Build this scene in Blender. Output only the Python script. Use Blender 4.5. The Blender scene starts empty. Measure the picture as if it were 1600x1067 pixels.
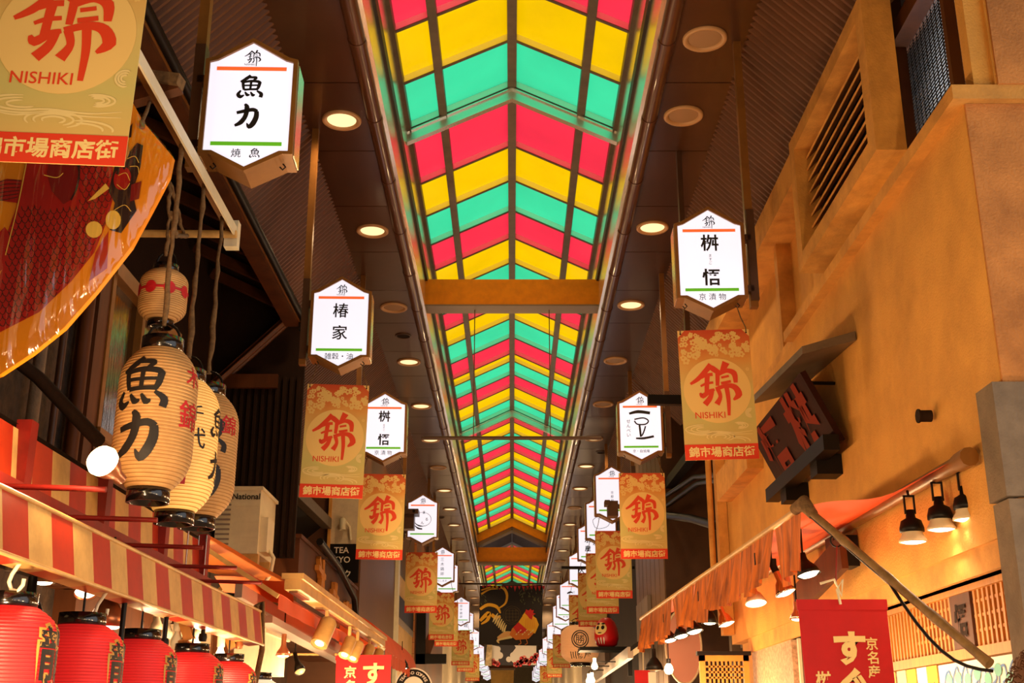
import bpy, bmesh, math, random
from mathutils import Vector, Matrix, Euler
from math import sin, cos, pi, radians as R
SC = bpy.context.scene
COL = SC.collection
rnd = random.Random(7)

# ------------------------------------------------------------ camera
F = 1850.0; PITCH = R(18.3); CAMZ = 1.6
cam_d = bpy.data.cameras.new('camera'); cam = bpy.data.objects.new('camera', cam_d); COL.objects.link(cam)
cam_d.sensor_width = 36; cam_d.lens = F * 36 / 1600; cam_d.clip_start = .05; cam_d.clip_end = 300
cam.location = (0, 0, CAMZ); cam.rotation_euler = (pi / 2 + PITCH, 0, 0)
SC.camera = cam
# ------------------------------------------------------------ sky
w = bpy.data.worlds.new('sky'); SC.world = w; w.use_nodes = True
w.node_tree.nodes['Background'].inputs[0].default_value = (.93, .97, 1, 1)
w.node_tree.nodes['Background'].inputs[1].default_value = 1.25
# ------------------------------------------------------------ exposure
SC.view_settings.view_transform = 'Standard'; SC.view_settings.look = 'None'
SC.view_settings.exposure = 0.0; SC.view_settings.gamma = 1.0; SC.view_settings.use_curve_mapping = False
SC.cycles.max_bounces = 6; SC.cycles.diffuse_bounces = 3; SC.cycles.glossy_bounces = 3
SC.cycles.transmission_bounces = 4; SC.cycles.transparent_max_bounces = 8
SC.cycles.caustics_reflective = False; SC.cycles.caustics_refractive = False
SC.cycles.sample_clamp_indirect = 4.0; SC.cycles.use_denoising = True
# ------------------------------------------------------------ light levels (watts) used by the lamp builders
W_DOWN = 60      # recessed ceiling lights
W_BULB = 22      # bare bulbs and shop lamps
W_FILL = 52     # unseen bulbs added for warm fill light
WARM = (1.0, .66, .34); WARMW = (1.0, .74, .46)

# ------------------------------------------------------------ helpers
SP, CP = sin(PITCH), cos(PITCH)
def P(px, py, X=None, Y=None, Z=None):
    """point seen at photo pixel (px,py) that lies on the plane X=, Y= or Z= (metres)"""
    dx = (px - 800) / F; dy = (533.5 - py) / F
    d = Vector((dx, CP - dy * SP, SP + dy * CP))
    t = X / d[0] if X is not None else Y / d[1] if Y is not None else (Z - CAMZ) / d[2]
    return Vector((0, 0, CAMZ)) + d * t
def lin(h):
    h = h.lstrip('#'); c = [int(h[i:i + 2], 16) / 255 for i in (0, 2, 4)]
    return tuple(x / 12.92 if x <= .04045 else ((x + .055) / 1.055) ** 2.4 for x in c)
MATS = {}
def mat(name, col, rough=.6, metal=0, emit=0, ecol=None, noise=0, nscale=8, bump=0, bscale=60, coat=0, stretch=None, dark='#1a0f08', spec=.5):
    if name in MATS: return MATS[name]
    m = bpy.data.materials.new(name); m.use_nodes = True; nt = m.node_tree; b = nt.nodes['Principled BSDF']
    c = lin(col) if isinstance(col, str) else col
    b.inputs['Base Color'].default_value = (*c, 1); b.inputs['Roughness'].default_value = rough
    b.inputs['Metallic'].default_value = metal; b.inputs['Coat Weight'].default_value = coat
    b.inputs['Specular IOR Level'].default_value = spec
    if emit:
        e = c if ecol is None else (lin(ecol) if isinstance(ecol, str) else ecol)
        b.inputs['Emission Color'].default_value = (*e, 1); b.inputs['Emission Strength'].default_value = emit
    if noise or bump:
        tc = nt.nodes.new('ShaderNodeTexCoord'); mp = nt.nodes.new('ShaderNodeMapping')
        nt.links.new(tc.outputs['Object'], mp.inputs[0])
        if stretch: mp.inputs['Scale'].default_value = stretch
    if noise:
        n = nt.nodes.new('ShaderNodeTexNoise'); n.inputs['Scale'].default_value = nscale; n.inputs['Detail'].default_value = 6
        n.inputs['Roughness'].default_value = .65
        nt.links.new(mp.outputs[0], n.inputs[0])
        cr = nt.nodes.new('ShaderNodeValToRGB'); cr.color_ramp.elements[0].position = .36; cr.color_ramp.elements[1].position = .6
        k = lin(dark)
        cr.color_ramp.elements[0].color = (*[a * (1 - noise) + q * noise for a, q in zip(c, k)], 1)
        cr.color_ramp.elements[1].color = (*c, 1)
        nt.links.new(n.outputs[0], cr.inputs[0]); nt.links.new(cr.outputs[0], b.inputs['Base Color'])
    if bump:
        n2 = nt.nodes.new('ShaderNodeTexNoise'); n2.inputs['Scale'].default_value = bscale; n2.inputs['Detail'].default_value = 4
        nt.links.new(mp.outputs[0], n2.inputs[0])
        bp = nt.nodes.new('ShaderNodeBump'); bp.inputs['Strength'].default_value = bump; bp.inputs['Distance'].default_value = .01
        nt.links.new(n2.outputs[0], bp.inputs['Height']); nt.links.new(bp.outputs[0], b.inputs['Normal'])
    MATS[name] = m; return m
def glow(name, col, s):
    """a lit surface: lamp glass, backlit sign"""
    if name in MATS: return MATS[name]
    m = bpy.data.materials.new(name); m.use_nodes = True; nt = m.node_tree; b = nt.nodes['Principled BSDF']
    c = lin(col) if isinstance(col, str) else col
    b.inputs['Base Color'].default_value = (*[x * .6 for x in c], 1); b.inputs['Roughness'].default_value = .4
    b.inputs['Emission Color'].default_value = (*c, 1); b.inputs['Emission Strength'].default_value = s
    MATS[name] = m; return m
def panel_mat(name, col):
    """coloured translucent roof sheet, lit by the sky above it"""
    m = bpy.data.materials.new(name); m.use_nodes = True; nt = m.node_tree
    for n in list(nt.nodes):
        if n.type != 'OUTPUT_MATERIAL': nt.nodes.remove(n)
    out = [n for n in nt.nodes if n.type == 'OUTPUT_MATERIAL'][0]
    t = nt.nodes.new('ShaderNodeBsdfTranslucent'); g = nt.nodes.new('ShaderNodeBsdfGlossy'); mx = nt.nodes.new('ShaderNodeMixShader')
    g.inputs['Roughness'].default_value = .25; mx.inputs[0].default_value = .04
    tc = nt.nodes.new('ShaderNodeTexCoord'); n = nt.nodes.new('ShaderNodeTexNoise'); n.inputs['Scale'].default_value = 1.3; n.inputs['Detail'].default_value = 3
    cr = nt.nodes.new('ShaderNodeValToRGB'); c = lin(col) if isinstance(col, str) else col
    cr.color_ramp.elements[0].position = .3; cr.color_ramp.elements[1].position = .7
    cr.color_ramp.elements[0].color = (*[x * .86 for x in c], 1); cr.color_ramp.elements[1].color = (*c, 1)
    nt.links.new(tc.outputs['Object'], n.inputs[0]); nt.links.new(n.outputs[0], cr.inputs[0]); nt.links.new(cr.outputs[0], t.inputs[0])
    nt.links.new(t.outputs[0], mx.inputs[1]); nt.links.new(g.outputs[0], mx.inputs[2]); nt.links.new(mx.outputs[0], out.inputs[0])
    return m

def thing(name, label, cat, loc=(0, 0, 0), group=None, rz=0):
    o = bpy.data.objects.new(name, None); COL.objects.link(o); o.empty_display_size = .1
    o.location = loc; o.rotation_euler = (0, 0, rz)
    tag(o, label, cat, group); return o
def tag(o, label, cat, group=None):
    o['label'] = label; o['category'] = cat
    if group: o['group'] = group
    return o
def kids(o): return [c for c in bpy.data.objects if c.parent == o]
def copy_tree(o, parent=None, skip=()):
    c = o.copy(); COL.objects.link(c)
    if parent: c.parent = parent
    for ch in kids(o):
        if ch.name.split('.')[0] not in skip: copy_tree(ch, c)
    return c
def place(o, loc, label=None, group=None, rz=None, scale=None):
    o.location = loc
    if label: o['label'] = label
    if group: o['group'] = group
    if rz is not None: o.rotation_euler = (0, 0, rz)
    if scale: o.scale = (scale,) * 3
    return o

class MB:
    def __init__(s): s.v = []; s.f = []; s.m = []; s.sm = []
    def add(s, vs, fs, mi=0, smooth=False, M=None):
        b = len(s.v)
        for v in vs: s.v.append(tuple(M @ Vector(v)) if M else tuple(v))
        for f in fs: s.f.append([b + i for i in f]); s.m.append(mi); s.sm.append(smooth)
        return s
    def box(s, a, b, mi=0, M=None):
        x0, x1 = sorted((a[0], b[0])); y0, y1 = sorted((a[1], b[1])); z0, z1 = sorted((a[2], b[2]))
        vs = [(x, y, z) for z in (z0, z1) for y in (y0, y1) for x in (x0, x1)]
        return s.add(vs, [(0, 2, 3, 1), (4, 5, 7, 6), (0, 1, 5, 4), (2, 6, 7, 3), (0, 4, 6, 2), (1, 3, 7, 5)], mi, M=M)
    def bar(s, p, q, w, h, mi=0, up=(0, 0, 1)):
        """rectangular bar from p to q, w wide (sideways) h tall (along up)"""
        p, q = Vector(p), Vector(q); d = (q - p).normalized(); u = Vector(up)
        sd = d.cross(u)
        if sd.length < 1e-5: sd = d.cross(Vector((0, 1, 0)))
        sd.normalize(); u = sd.cross(d).normalized()
        vs = [e + sd * a * w / 2 + u * c * h / 2 for e in (p, q) for a, c in ((-1, -1), (1, -1), (1, 1), (-1, 1))]
        return s.add(vs, [(3, 2, 1, 0), (4, 5, 6, 7), (0, 1, 5, 4), (1, 2, 6, 5), (2, 3, 7, 6), (3, 0, 4, 7)], mi)
    def tube(s, pts, r, n=10, mi=0, caps=True, smooth=True):
        pts = [Vector(p) for p in pts]; rr = r if isinstance(r, (list, tuple)) else [r] * len(pts)
        vs = []; a = None
        for i, p in enumerate(pts):
            d = (pts[min(i + 1, len(pts) - 1)] - pts[max(i - 1, 0)]).normalized()
            if a is None: a = d.orthogonal().normalized()
            a = (a - d * a.dot(d))
            a = a.normalized() if a.length > 1e-6 else d.orthogonal().normalized()
            b = d.cross(a)
            vs += [p + (a * cos(2 * pi * k / n) + b * sin(2 * pi * k / n)) * rr[i] for k in range(n)]
        fs = [(i * n + k, i * n + (k + 1) % n, (i + 1) * n + (k + 1) % n, (i + 1) * n + k) for i in range(len(pts) - 1) for k in range(n)]
        s.add(vs, fs, mi, smooth)
        if caps:
            s.add(vs[:n], [tuple(range(n - 1, -1, -1))], mi); s.add(vs[-n:], [tuple(range(n))], mi)
        return s
    def lathe(s, prof, c=(0, 0, 0), n=24, mi=0, smooth=True, M=None, mats=None):
        """profile [(r,z)] spun around z"""
        T = Matrix.Translation(c)
        if M: T = T @ M
        vs = [(r * cos(2 * pi * k / n), r * sin(2 * pi * k / n), z) for r, z in prof for k in range(n)]
        b = len(s.v); s.add(vs, [], 0, M=T)
        for i in range(len(prof) - 1):
            for k in range(n):
                s.f.append([b + i * n + k, b + i * n + (k + 1) % n, b + (i + 1) * n + (k + 1) % n, b + (i + 1) * n + k])
                s.m.append(mats[i] if mats else mi); s.sm.append(smooth)
        return s
    def poly(s, pts, y0, y1, mi=0, M=None):
        """(x,z) outline given thickness from y0 to y1"""
        n = len(pts); vs = [(x, y0, z) for x, z in pts] + [(x, y1, z) for x, z in pts]
        fs = [tuple(range(n)), tuple(range(2 * n - 1, n - 1, -1))] + [(i, n + i, n + (i + 1) % n, (i + 1) % n) for i in range(n)]
        return s.add(vs, fs, mi, M=M)
    def flat(s, pts, y=0, mi=0, M=None):
        return s.add([(x, y, z) for x, z in pts], [tuple(range(len(pts)))], mi, M=M)
    def disc(s, x, z, r, y=0, mi=0, n=28, rz=None, M=None):
        rz = rz or r
        return s.flat([(x + r * cos(2 * pi * k / n), z + rz * sin(2 * pi * k / n)) for k in range(n)], y, mi, M)
    def stroke(s, pts, ws, y=0, mi=0, M=None, sub=4):
        """brush stroke ribbon in the xz plane, smooth curve through pts with widths ws"""
        if not isinstance(ws, (list, tuple)): ws = [ws] * len(pts)
        pp = []; ww = []
        for i in range(len(pts) - 1):
            p0, p1, p2, p3 = (pts[max(i - 1, 0)], pts[i], pts[i + 1], pts[min(i + 2, len(pts) - 1)])
            for k in range(sub):
                t = k / sub
                pp.append(tuple(.5 * (2 * p1[j] + (p2[j] - p0[j]) * t + (2 * p0[j] - 5 * p1[j] + 4 * p2[j] - p3[j]) * t * t + (3 * p1[j] - p0[j] - 3 * p2[j] + p3[j]) * t ** 3) for j in (0, 1)))
                ww.append(ws[i] + (ws[i + 1] - ws[i]) * t)
        pp.append(tuple(pts[-1])); ww.append(ws[-1]); vs = []
        for i, p in enumerate(pp):
            a = pp[max(i - 1, 0)]; b = pp[min(i + 1, len(pp) - 1)]; dx, dz = b[0] - a[0], b[1] - a[1]; L = math.hypot(dx, dz) or 1
            nx, nz = -dz / L * ww[i] / 2, dx / L * ww[i] / 2
            yy = y - .00005 * s._k
            vs += [(p[0] + nx, yy, p[1] + nz), (p[0] - nx, yy, p[1] - nz)]
        s._k = (s._k + 1) % 12
        return s.add(vs, [(2 * i, 2 * i + 1, 2 * i + 3, 2 * i + 2) for i in range(len(pp) - 1)], mi, M=M)
    _k = 0
    def text(s, st, size, x=0, z=0, y=0, mi=0, bold=0, M=None, vertical=False, pitch=1.05, shear=0, sx=1):
        """writing in the xz plane, read from -y, centred at x,z"""
        if vertical:
            n = len(st)
            for i, ch in enumerate(st): s.text(ch, size, x, z + ((n - 1) / 2 - i) * size * pitch, y, mi, bold, M, shear=shear, sx=sx)
            return s
        vs, fs = text_geo(st, bold, shear)
        return s.add([(x + a * size * sx, y, z + b * size) for a, b in vs], fs, mi, M=M)
    def build(s, name, mats, parent=None, at=None, kind=None):
        me = bpy.data.meshes.new(name); off = Vector(parent.location) if (parent and at is None) else Vector(at or (0, 0, 0))
        me.from_pydata([tuple(Vector(v) - off) for v in s.v], [], s.f)
        for m in (mats if isinstance(mats, (list, tuple)) else [mats]): me.materials.append(m)
        me.polygons.foreach_set('material_index', s.m); me.polygons.foreach_set('use_smooth', s.sm); me.update()
        o = bpy.data.objects.new(name, me); COL.objects.link(o)
        if parent: o.parent = parent
        elif at is not None: o.location = at
        if kind: o['kind'] = kind
        return o
TCACHE = {}
# brush-written characters: strokes (points, widths) in a unit square
BRUSH = {'力': [([(-.40, .12), (-.1, .2), (.2, .26), (.36, .18)], [.1, .12, .13, .12]), ([(.34, .2), (.34, -.05), (.24, -.32), (.1, -.46), (.0, -.3)], [.13, .16, .17, .14, .02]), ([(-.12, .5), (-.03, .36), (-.06, .0), (-.22, -.28), (-.44, -.42)], [.06, .15, .14, .15, .08])],
 '魚': [([(-.02, .52), (-.16, .38), (-.4, .22)], [.08, .12, .06]), ([(-.1, .42), (.12, .43), (.2, .4), (.08, .27)], [.07, .09, .1, .05]), ([(-.3, .22), (-.28, .02), (-.24, -.14)], [.1, .09, .07]), ([(-.3, .2), (0, .26), (.3, .24), (.38, .16)], [.07, .09, .1, .1]), ([(.36, .2), (.32, .0), (.25, -.14)], [.11, .1, .07]), ([(-.24, .06), (.28, .08)], [.06, .06]), ([(-.24, -.13), (0, -.11), (.28, -.1)], [.08, .07, .08]), ([(.02, .24), (.0, -.12)], [.08, .07]),
  ([(-.36, -.16), (-.46, -.34), (-.36, -.44), (-.22, -.36)], [.05, .12, .13, .03]), ([(-.2, -.22), (-.1, -.36), (.0, -.34)], [.04, .11, .03]), ([(.02, -.22), (.12, -.37), (.2, -.33)], [.04, .11, .03]), ([(.26, -.17), (.44, -.3), (.42, -.46)], [.05, .12, .12])]}
def text_geo(st, bold=0, shear=0):
    k = (st, bold, shear)
    if k not in TCACHE and st in BRUSH:
        m = MB()
        for pts, ws in BRUSH[st]: m.stroke(pts, [q * (1 + bold * 3) for q in ws])
        TCACHE[k] = ([(v[0], v[2]) for v in m.v], m.f)
    if k not in TCACHE:
        cu = bpy.data.curves.new('writing', 'FONT'); cu.body = st; cu.size = 1; cu.align_x = 'CENTER'; cu.align_y = 'CENTER'
        cu.offset = bold; cu.shear = shear; cu.resolution_u = 3; cu.fill_mode = 'FRONT'
        ob = bpy.data.objects.new('writing', cu); me = ob.to_mesh()
        vs = [(v.co.x, v.co.y) for v in me.vertices]; fs = [tuple(p.vertices) for p in me.polygons]
        ob.to_mesh_clear(); bpy.data.objects.remove(ob); bpy.data.curves.remove(cu)
        if vs:
            zc = (max(v[1] for v in vs) + min(v[1] for v in vs)) / 2; xc = (max(v[0] for v in vs) + min(v[0] for v in vs)) / 2
            vs = [(a - xc, b - zc) for a, b in vs] if len(st) > 1 or st not in '・' else vs
        TCACHE[k] = (vs, fs)
    return TCACHE[k]
def FACE(rz=0, loc=(0, 0, 0)):
    return Matrix.Translation(loc) @ Matrix.Rotation(rz, 4, 'Z')
def lamp(name, loc, watts, col=WARM, size=.05, parent=None, spot=None, aim=None):
    d = bpy.data.lights.new(name, 'SPOT' if spot else 'POINT'); d.energy = watts; d.color = col; d.shadow_soft_size = size
    if spot: d.spot_size = R(spot); d.spot_blend = .6
    o = bpy.data.objects.new(name, d); COL.objects.link(o)
    if parent: o.parent = parent; o.location = Vector(loc) - Vector(parent.location)
    else: o.location = loc
    if aim: o.rotation_euler = Vector(aim).to_track_quat('-Z', 'Y').to_euler()
    return o
# ------------------------------------------------------------ materials
M = dict(
 soffit=mat('soffit_panel', '#4a2a16', .28, noise=.25, nscale=2.5, coat=.15),
 rib=mat('ribbed_brown_sheet', '#6b3f1f', .5, noise=.2, nscale=3),
 gutter=mat('brown_gutter', '#5a3420', .3, .1, coat=.3),
 fascia=mat('cream_gloss_fascia', '#faf2de', .24, .85),
 palerail=mat('pale_glazing_bar', '#f4f0e4', .3, .6),
 frame=mat('grey_frame', '#6b5a48', .45, noise=.3, nscale=6),
 white_frame=mat('pale_beam_paint', '#f0ece0', .25, .75),
 darkbar=mat('dark_bar', '#1c0f09', .5),
 orange_paint=mat('orange_beam_paint', '#f0940c', .5, noise=.2, nscale=9, bump=.15, dark='#8a4408'),
 greybeam=mat('grey_beam_paint', '#8b7a6c', .5),
 conc=mat('ochre_render_wall', '#e3a348', .85, noise=.32, nscale=1.6, bump=.5, bscale=90, dark='#7a4c22'),
 conc2=mat('ochre_render_trim', '#e0a04a', .85, noise=.35, nscale=4, bump=.35, bscale=70, dark='#6b3f1c'),
 greystone=mat('grey_stone_pier', '#7d6a55', .8, noise=.4, nscale=5, bump=.4, bscale=80, dark='#3a2c20'),
 dark=mat('dark_timber_wall', '#2a1a10', .85, spec=.15, noise=.5, nscale=3, bump=.3),
 black=mat('black_metal', '#120d0a', .45, spec=.2),
 brown=mat('brown_metal', '#4d2f1a', .4, noise=.2),
 brownwood=mat('brown_wood', '#5d3317', .55, spec=.25, noise=.5, nscale=5, stretch=(1, 1, .15), dark='#2a1206'),
 orangewood=mat('orange_wood', '#c9822f', .5, noise=.35, nscale=6, stretch=(1, 6, .4), dark='#7a3d10'),
 pale=mat('pale_wall', '#d9c6a4', .7, noise=.15),
 cream=mat('cream_paint', '#e5d8b5', .45, noise=.1),
 red=mat('red_paint', '#8a170e', .5, noise=.3, nscale=12, dark='#3a0a06'),
 creamdirt=mat('cream_dirty_plastic', '#dcae66', .4, noise=.35, nscale=7, dark='#8a5a2c'),
 redplastic=mat('red_plastic', '#bb3416', .35, noise=.25, nscale=7, dark='#6a1410'),
 ground=mat('stone_paving', '#6b6058', .6, noise=.4, nscale=4),
 gold=mat('golden_brown_frame', '#8a5a24', .4, .2, noise=.2),
 chrome=mat('chrome', '#c8c0b4', .15, 1.0),
 rope=mat('dusty_rope', '#7a5c38', .95, noise=.5, nscale=40, dark='#2b1a0c'),
 blacktext=mat('black_lettering', '#140d0a', .6),
 redtext=mat('vermilion_lettering', '#e0401a', .6),
 creamtext=mat('cream_lettering', '#f2d58c', .6),
 whitetext=mat('white_lettering', '#f2e6d6', .6),
 bulb=glow('bulb_glass', '#ffd9a0', 9), bulbw=glow('lamp_lens', '#ffe6c0', 7), spotw=glow('spot_lens', '#fff2e0', 9),
 lit=glow('lit_diffuser', '#ffe2a6', 1.25), unlit=mat('unlit_diffuser', '#a8835e', .5), ring=mat('light_ring', '#c89a6a', .4),
 signface=glow('backlit_sign_face', '#f4f2ff', .88), orangebar=glow('backlit_orange_bar', '#f0662e', .85), greenbar=glow('backlit_green_bar', '#5fae1e', .75),
)
CZ = 6.2; EZ = 7.14; RZ = 7.61; Y0 = -4.0; Y1 = 80.0
def structure(mb, name, m): return mb.build(name, m, kind='structure')
# ------------------------------------------------------------ floor
mb = MB(); mb.box((-4, Y0, -.1), (4, Y1, 0)); structure(mb, 'floor', M['ground'])
# ------------------------------------------------------------ ceiling: flat soffit panels both sides of the skylight
mb = MB(); y = 7.77 - 1.09 * 11
while y < Y1:
    for s in (-1, 1):
        mb.box((s * 1.07, y + .006, CZ), (s * 1.656, y + 1.084, CZ + .03))
    y += 1.09
for s in (-1, 1): mb.box((s * 1.0, Y0, CZ + .035), (s * 1.7, Y1, CZ + .06), 1)
structure(mb, 'ceiling', [M['soffit'], M['darkbar']])
# sloped ribbed sheets falling outwards from the soffit
def ribbed(mb, s, ya, yb, xe, pitch=.075):
    n = int((yb - ya) / pitch); prof = ((0, 0), (.3, 0), (.5, 1), (.8, 1)); ys = []
    for i in range(n):
        for u, h in prof: ys.append((ya + (i + u) * pitch, h * .028))
    vs = []
    for yy, h in ys:
        for x in (1.62, xe): vs.append((s * (x - h * .7), yy, CZ - (x - 1.656) - h * .7 + .012))
    mb.add(vs, [(2 * i, 2 * i + 1, 2 * i + 3, 2 * i + 2) for i in range(len(ys) - 1)])
    vs = [(s * x, yy, CZ - (x - 1.656) + .06) for yy in (ya, yb) for x in (1.62, xe)]; mb.add(vs, [(0, 1, 3, 2)])
mb = MB(); ribbed(mb, -1, 2.0, 11.3, 2.19); ribbed(mb, -1, 11.3, 18, 3.0); ribbed(mb, -1, 18, 45, 2.3, .11)
structure(mb, 'ceiling_left', M['rib'])
mb = MB(); ribbed(mb, 1, 2.0, 12, 2.22); ribbed(mb, 1, 12, 15.5, 2.9); ribbed(mb, 1, 15.5, 45, 2.3, .11)
structure(mb, 'ceiling_right', M['rib'])
mb = MB()
for s in (-1, 1): mb.box((s * 1.6, Y0, CZ + .1), (s * 4.0, Y1, CZ + .15))
for s in (-1, 1): mb.add([(s * 1.64, Y0, CZ + .05), (s * 3, Y0, CZ - 1.3), (s * 3, 2, CZ - 1.3), (s * 1.64, 2, CZ + .05)], [(0, 1, 2, 3)])
structure(mb, 'ceiling_upper', M['dark'])
# ------------------------------------------------------------ skylight bays: coloured sheets in a ridged frame
PR, PY, PG = panel_mat('red_roof_sheet', '#ff3048'), panel_mat('yellow_roof_sheet', '#ffc400'), panel_mat('green_roof_sheet', '#3fdc9c')
def skylight(n, ys, cols):
    pm = MB(); fr = MB(); sl = (RZ - EZ) / 1.0
    def zz(x): return RZ - sl * abs(x)
    for i in range(len(ys) - 1):
        for s in (-1, 1):
            a, b = ys[i], ys[i + 1]
            pm.add([(0, a, RZ), (s, a, EZ), (s, b, EZ), (0, b, RZ)], [(0, 1, 2, 3)], cols[i])
    for i, yv in enumerate(ys):
        for s in (-1, 1):
            fr.bar((0, yv, RZ - .04), (s, yv, EZ - .04), .024, .07, 1); fr.bar((0, yv - .004, RZ - .077), (s, yv - .004, EZ - .077), .036, .008)
    a, b = ys[0], ys[-1]
    fr.bar((0, a, RZ - .05), (0, b, RZ - .05), .085, .1)
    for s in (-1, 1):
        fr.bar((s * .66, a, zz(.66) - .05), (s * .66, b, zz(.66) - .05), .075, .085)
        fr.bar((s * .985, a, EZ - .05), (s * .985, b, EZ - .05), .05, .09)
    w_ = bpy.data.objects.new('window_%d' % n, None); COL.objects.link(w_); w_['kind'] = 'structure'
    pm.build('glazing', [PR, PY, PG], w_); fr.build('glazing_frame', [M['frame'], M['palerail']], w_)
ys = [10.1 - .82 * i for i in range(18)][::-1]; n_ = len(ys) - 1
skylight(1, ys, [(2 - (n_ - 1 - i)) % 3 for i in range(n_)])
skylight(2, [10.16, 11.31, 12.13, 12.95, 13.77, 14.59, 15.41, 16.1, 16.82, 17.72, 18.55, 18.97, 19.75, 20.52, 21.33, 22.1], [i % 3 for i in range(15)])
skylight(3, [22.2 + .857 * i for i in range(15)], [i % 3 for i in range(14)])
skylight(4, [37.2 + .85 * i for i in range(15)], [(i + 1) % 3 for i in range(14)])
# chevron beams between the bays
for k, (a, b) in enumerate(((10.1, 10.16), (22.1, 22.2))):
    mb = MB()
    mb.poly([(-1.0, EZ - .21), (0, RZ - .21), (1.0, EZ - .21), (1.0, EZ + .03), (0, RZ + .03), (-1.0, EZ + .03)], a, b)
    for s in (-1, 1): mb.bar((0, a - .01, RZ - .215), (s, a - .01, EZ - .215), .06, .02); mb.bar((0, a - .01, RZ - .1), (s, a - .01, EZ - .1), .03, .012)
    structure(mb, 'trim_%d' % (k + 1), M['white_frame'])
mb = MB()
mb.poly([(-1.05, EZ - .34), (0, RZ - .32), (1.05, EZ - .34), (1.05, EZ + .04), (0, RZ + .06), (-1.05, EZ + .04)], 34.25, 34.55)
for s in (-1, 1): mb.bar((0, 34.6, RZ - .36), (s * 1.05, 34.6, EZ - .38), .5, .1, 1)
structure(mb, 'trim_3', [M['orange_paint'], M['greybeam']])
mb = MB()
for s in (-1, 1): mb.poly([(0, 7.16), (s * 1.05, 6.66), (s * 1.05, 7.76), (0, 7.76)], 36.6, 36.7); mb.bar((0, 36.5, 7.14), (s * 1.05, 36.5, 6.64), .16, .06, 1)
mb.bar((0, 36.57, 7.18), (0, 36.57, 7.75), .02, .02, 1)
mb.box((-1.1, 49.2, 6.2), (1.1, 49.3, 7.9))
structure(mb, 'trim_4', [M['brown'], M['greybeam']])
# roof closing the gaps over bays
mb = MB(); mb.box((-1.1, 34.5, 7.75), (1.1, 37.2, 7.8)); mb.box((-1.1, 49, 6.2), (1.1, Y1, 6.25))
structure(mb, 'ceiling_gap', M['dark'])
# cross beams below the skylight
mb = MB(); mb.box((-1.02, 12.77, 6.27), (1.02, 13.0, 6.58)); mb.box((-1.02, 12.765, 6.25), (1.02, 13.02, 6.27), 1)
structure(mb, 'trim_5', [M['orange_paint'], M['greybeam']])
mb = MB(); mb.box((-1.02, 34.5, 6.3), (1.02, 34.8, 6.72)); mb.box((-1.02, 34.45, 6.24), (1.02, 34.85, 6.3), 1)
structure(mb, 'trim_6', [M['orange_paint'], M['greybeam']])
mb = MB(); mb.box((-1.95, 49.2, 5.75), (1.95, 49.6, 6.2)); mb.box((-2.0, 46, 5.4), (-.95, 46.6, 6.2)); mb.box((.95, 46, 5.4), (2.0, 46.6, 6.2))
structure(mb, 'trim_7', M['greybeam'])
# cream upstands beside the skylight with a dark bar along them, and the round gutters
for s, nm in ((-1, 'left'), (1, 'right')):
    mb = MB(); mb.box((s * 1.0, Y0, CZ - .02), (s * 1.02, 49.2, EZ + .02)); mb.box((s * .975, Y0, 6.56), (s * 1.0, 49.2, 6.66), 1)
    mb.box((s * .985, Y0, CZ - .03), (s * 1.04, 49.2, CZ + .03), 0)
    structure(mb, 'trim_upstand_' + nm, [M['fascia'], M['darkbar']])
    mb = MB(); mb.tube([(s * 1.075, Y0, CZ - .02), (s * 1.075, 49.2, CZ - .02)], .062, 16)
    y = .6
    while y < 49: mb.tube([(s * 1.075, y, CZ - .02), (s * 1.075, y + .05, CZ - .02)], .067, 16); y += 1.09
    structure(mb, 'trim_gutter_' + nm, M['gutter'])
# ------------------------------------------------------------ end walls
mb = MB(); mb.box((-4, Y0 - .1, 0), (4, Y0, 8)); structure(mb, 'wall_back', M['pale'])
mb = MB(); mb.box((-4, Y1, 0), (4, Y1 + .1, 7)); structure(mb, 'wall_far', M['pale'])
# ------------------------------------------------------------ right side: ochre rendered building, near corner at y=5
WX = 2.15
mb = MB()
mb.box((WX, 5.0, 2.42), (3.4, 11.9, 4.44))                       # main rendered face above the shop
mb.box((WX - .07, 4.94, 4.44), (3.4, 8.6, 4.515), 1)              # ledge
mb.box((WX + .0, 8.6, 4.44), (3.4, 11.9, 4.5), 1)
mb.box((2.2, 4.97, 4.515), (2.29, 5.06, 6.2)); mb.box((2.29, 4.945, 4.515), (3.4, 5.2, 6.2))                # upper corner pier
mb.box((WX + .25, 8.0, 4.515), (3.4, 11.9, 4.56), 1)
mb.box((WX + .14, 7.9, 4.5), (3.4, 11.9, 5.5))
mb.box((WX - .1, 7.7, 5.42), (WX + .2, 11.95, 5.66), 1)           # pale beam under the ribbed slope
mb.box((WX + .02, 7.7, 4.5), (WX + .2, 7.95, 5.45), 1); mb.box((WX + .02, 9.0, 4.5), (WX + .2, 9.1, 5.45), 1)
mb.box((WX - .14, 9.95, 3.75), (WX + .02, 11.5, 4.02), 1)         # small projecting sill
mb.box((WX + .1, 11.2, 0), (3.4, 11.9, 2.42))
structure(mb, 'wall_right', [M['conc'], M['conc2']])
mb = MB(); mb.box((WX + .002, 4.985, 2.42), (3.4, 4.999, 4.438)); mb.box((2.3, 4.93, 4.516), (3.4, 4.944, 6.2)); structure(mb, 'wall_right_end', mat('shaded_dirty_ochre_render', '#cc8644', .9, noise=.45, nscale=2.4, bump=.7, bscale=70, dark='#5c3016'))  # end face shade and dirt put into a darker copy of the render
mb = MB(); mb.box((2.085, 4.94, 2.55), (3.4, 5.13, 3.05)); mb.box((2.095, 4.95, 0), (3.4, 5.12, 2.54)); structure(mb, 'wall_right_pier', M['greystone'])
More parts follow.
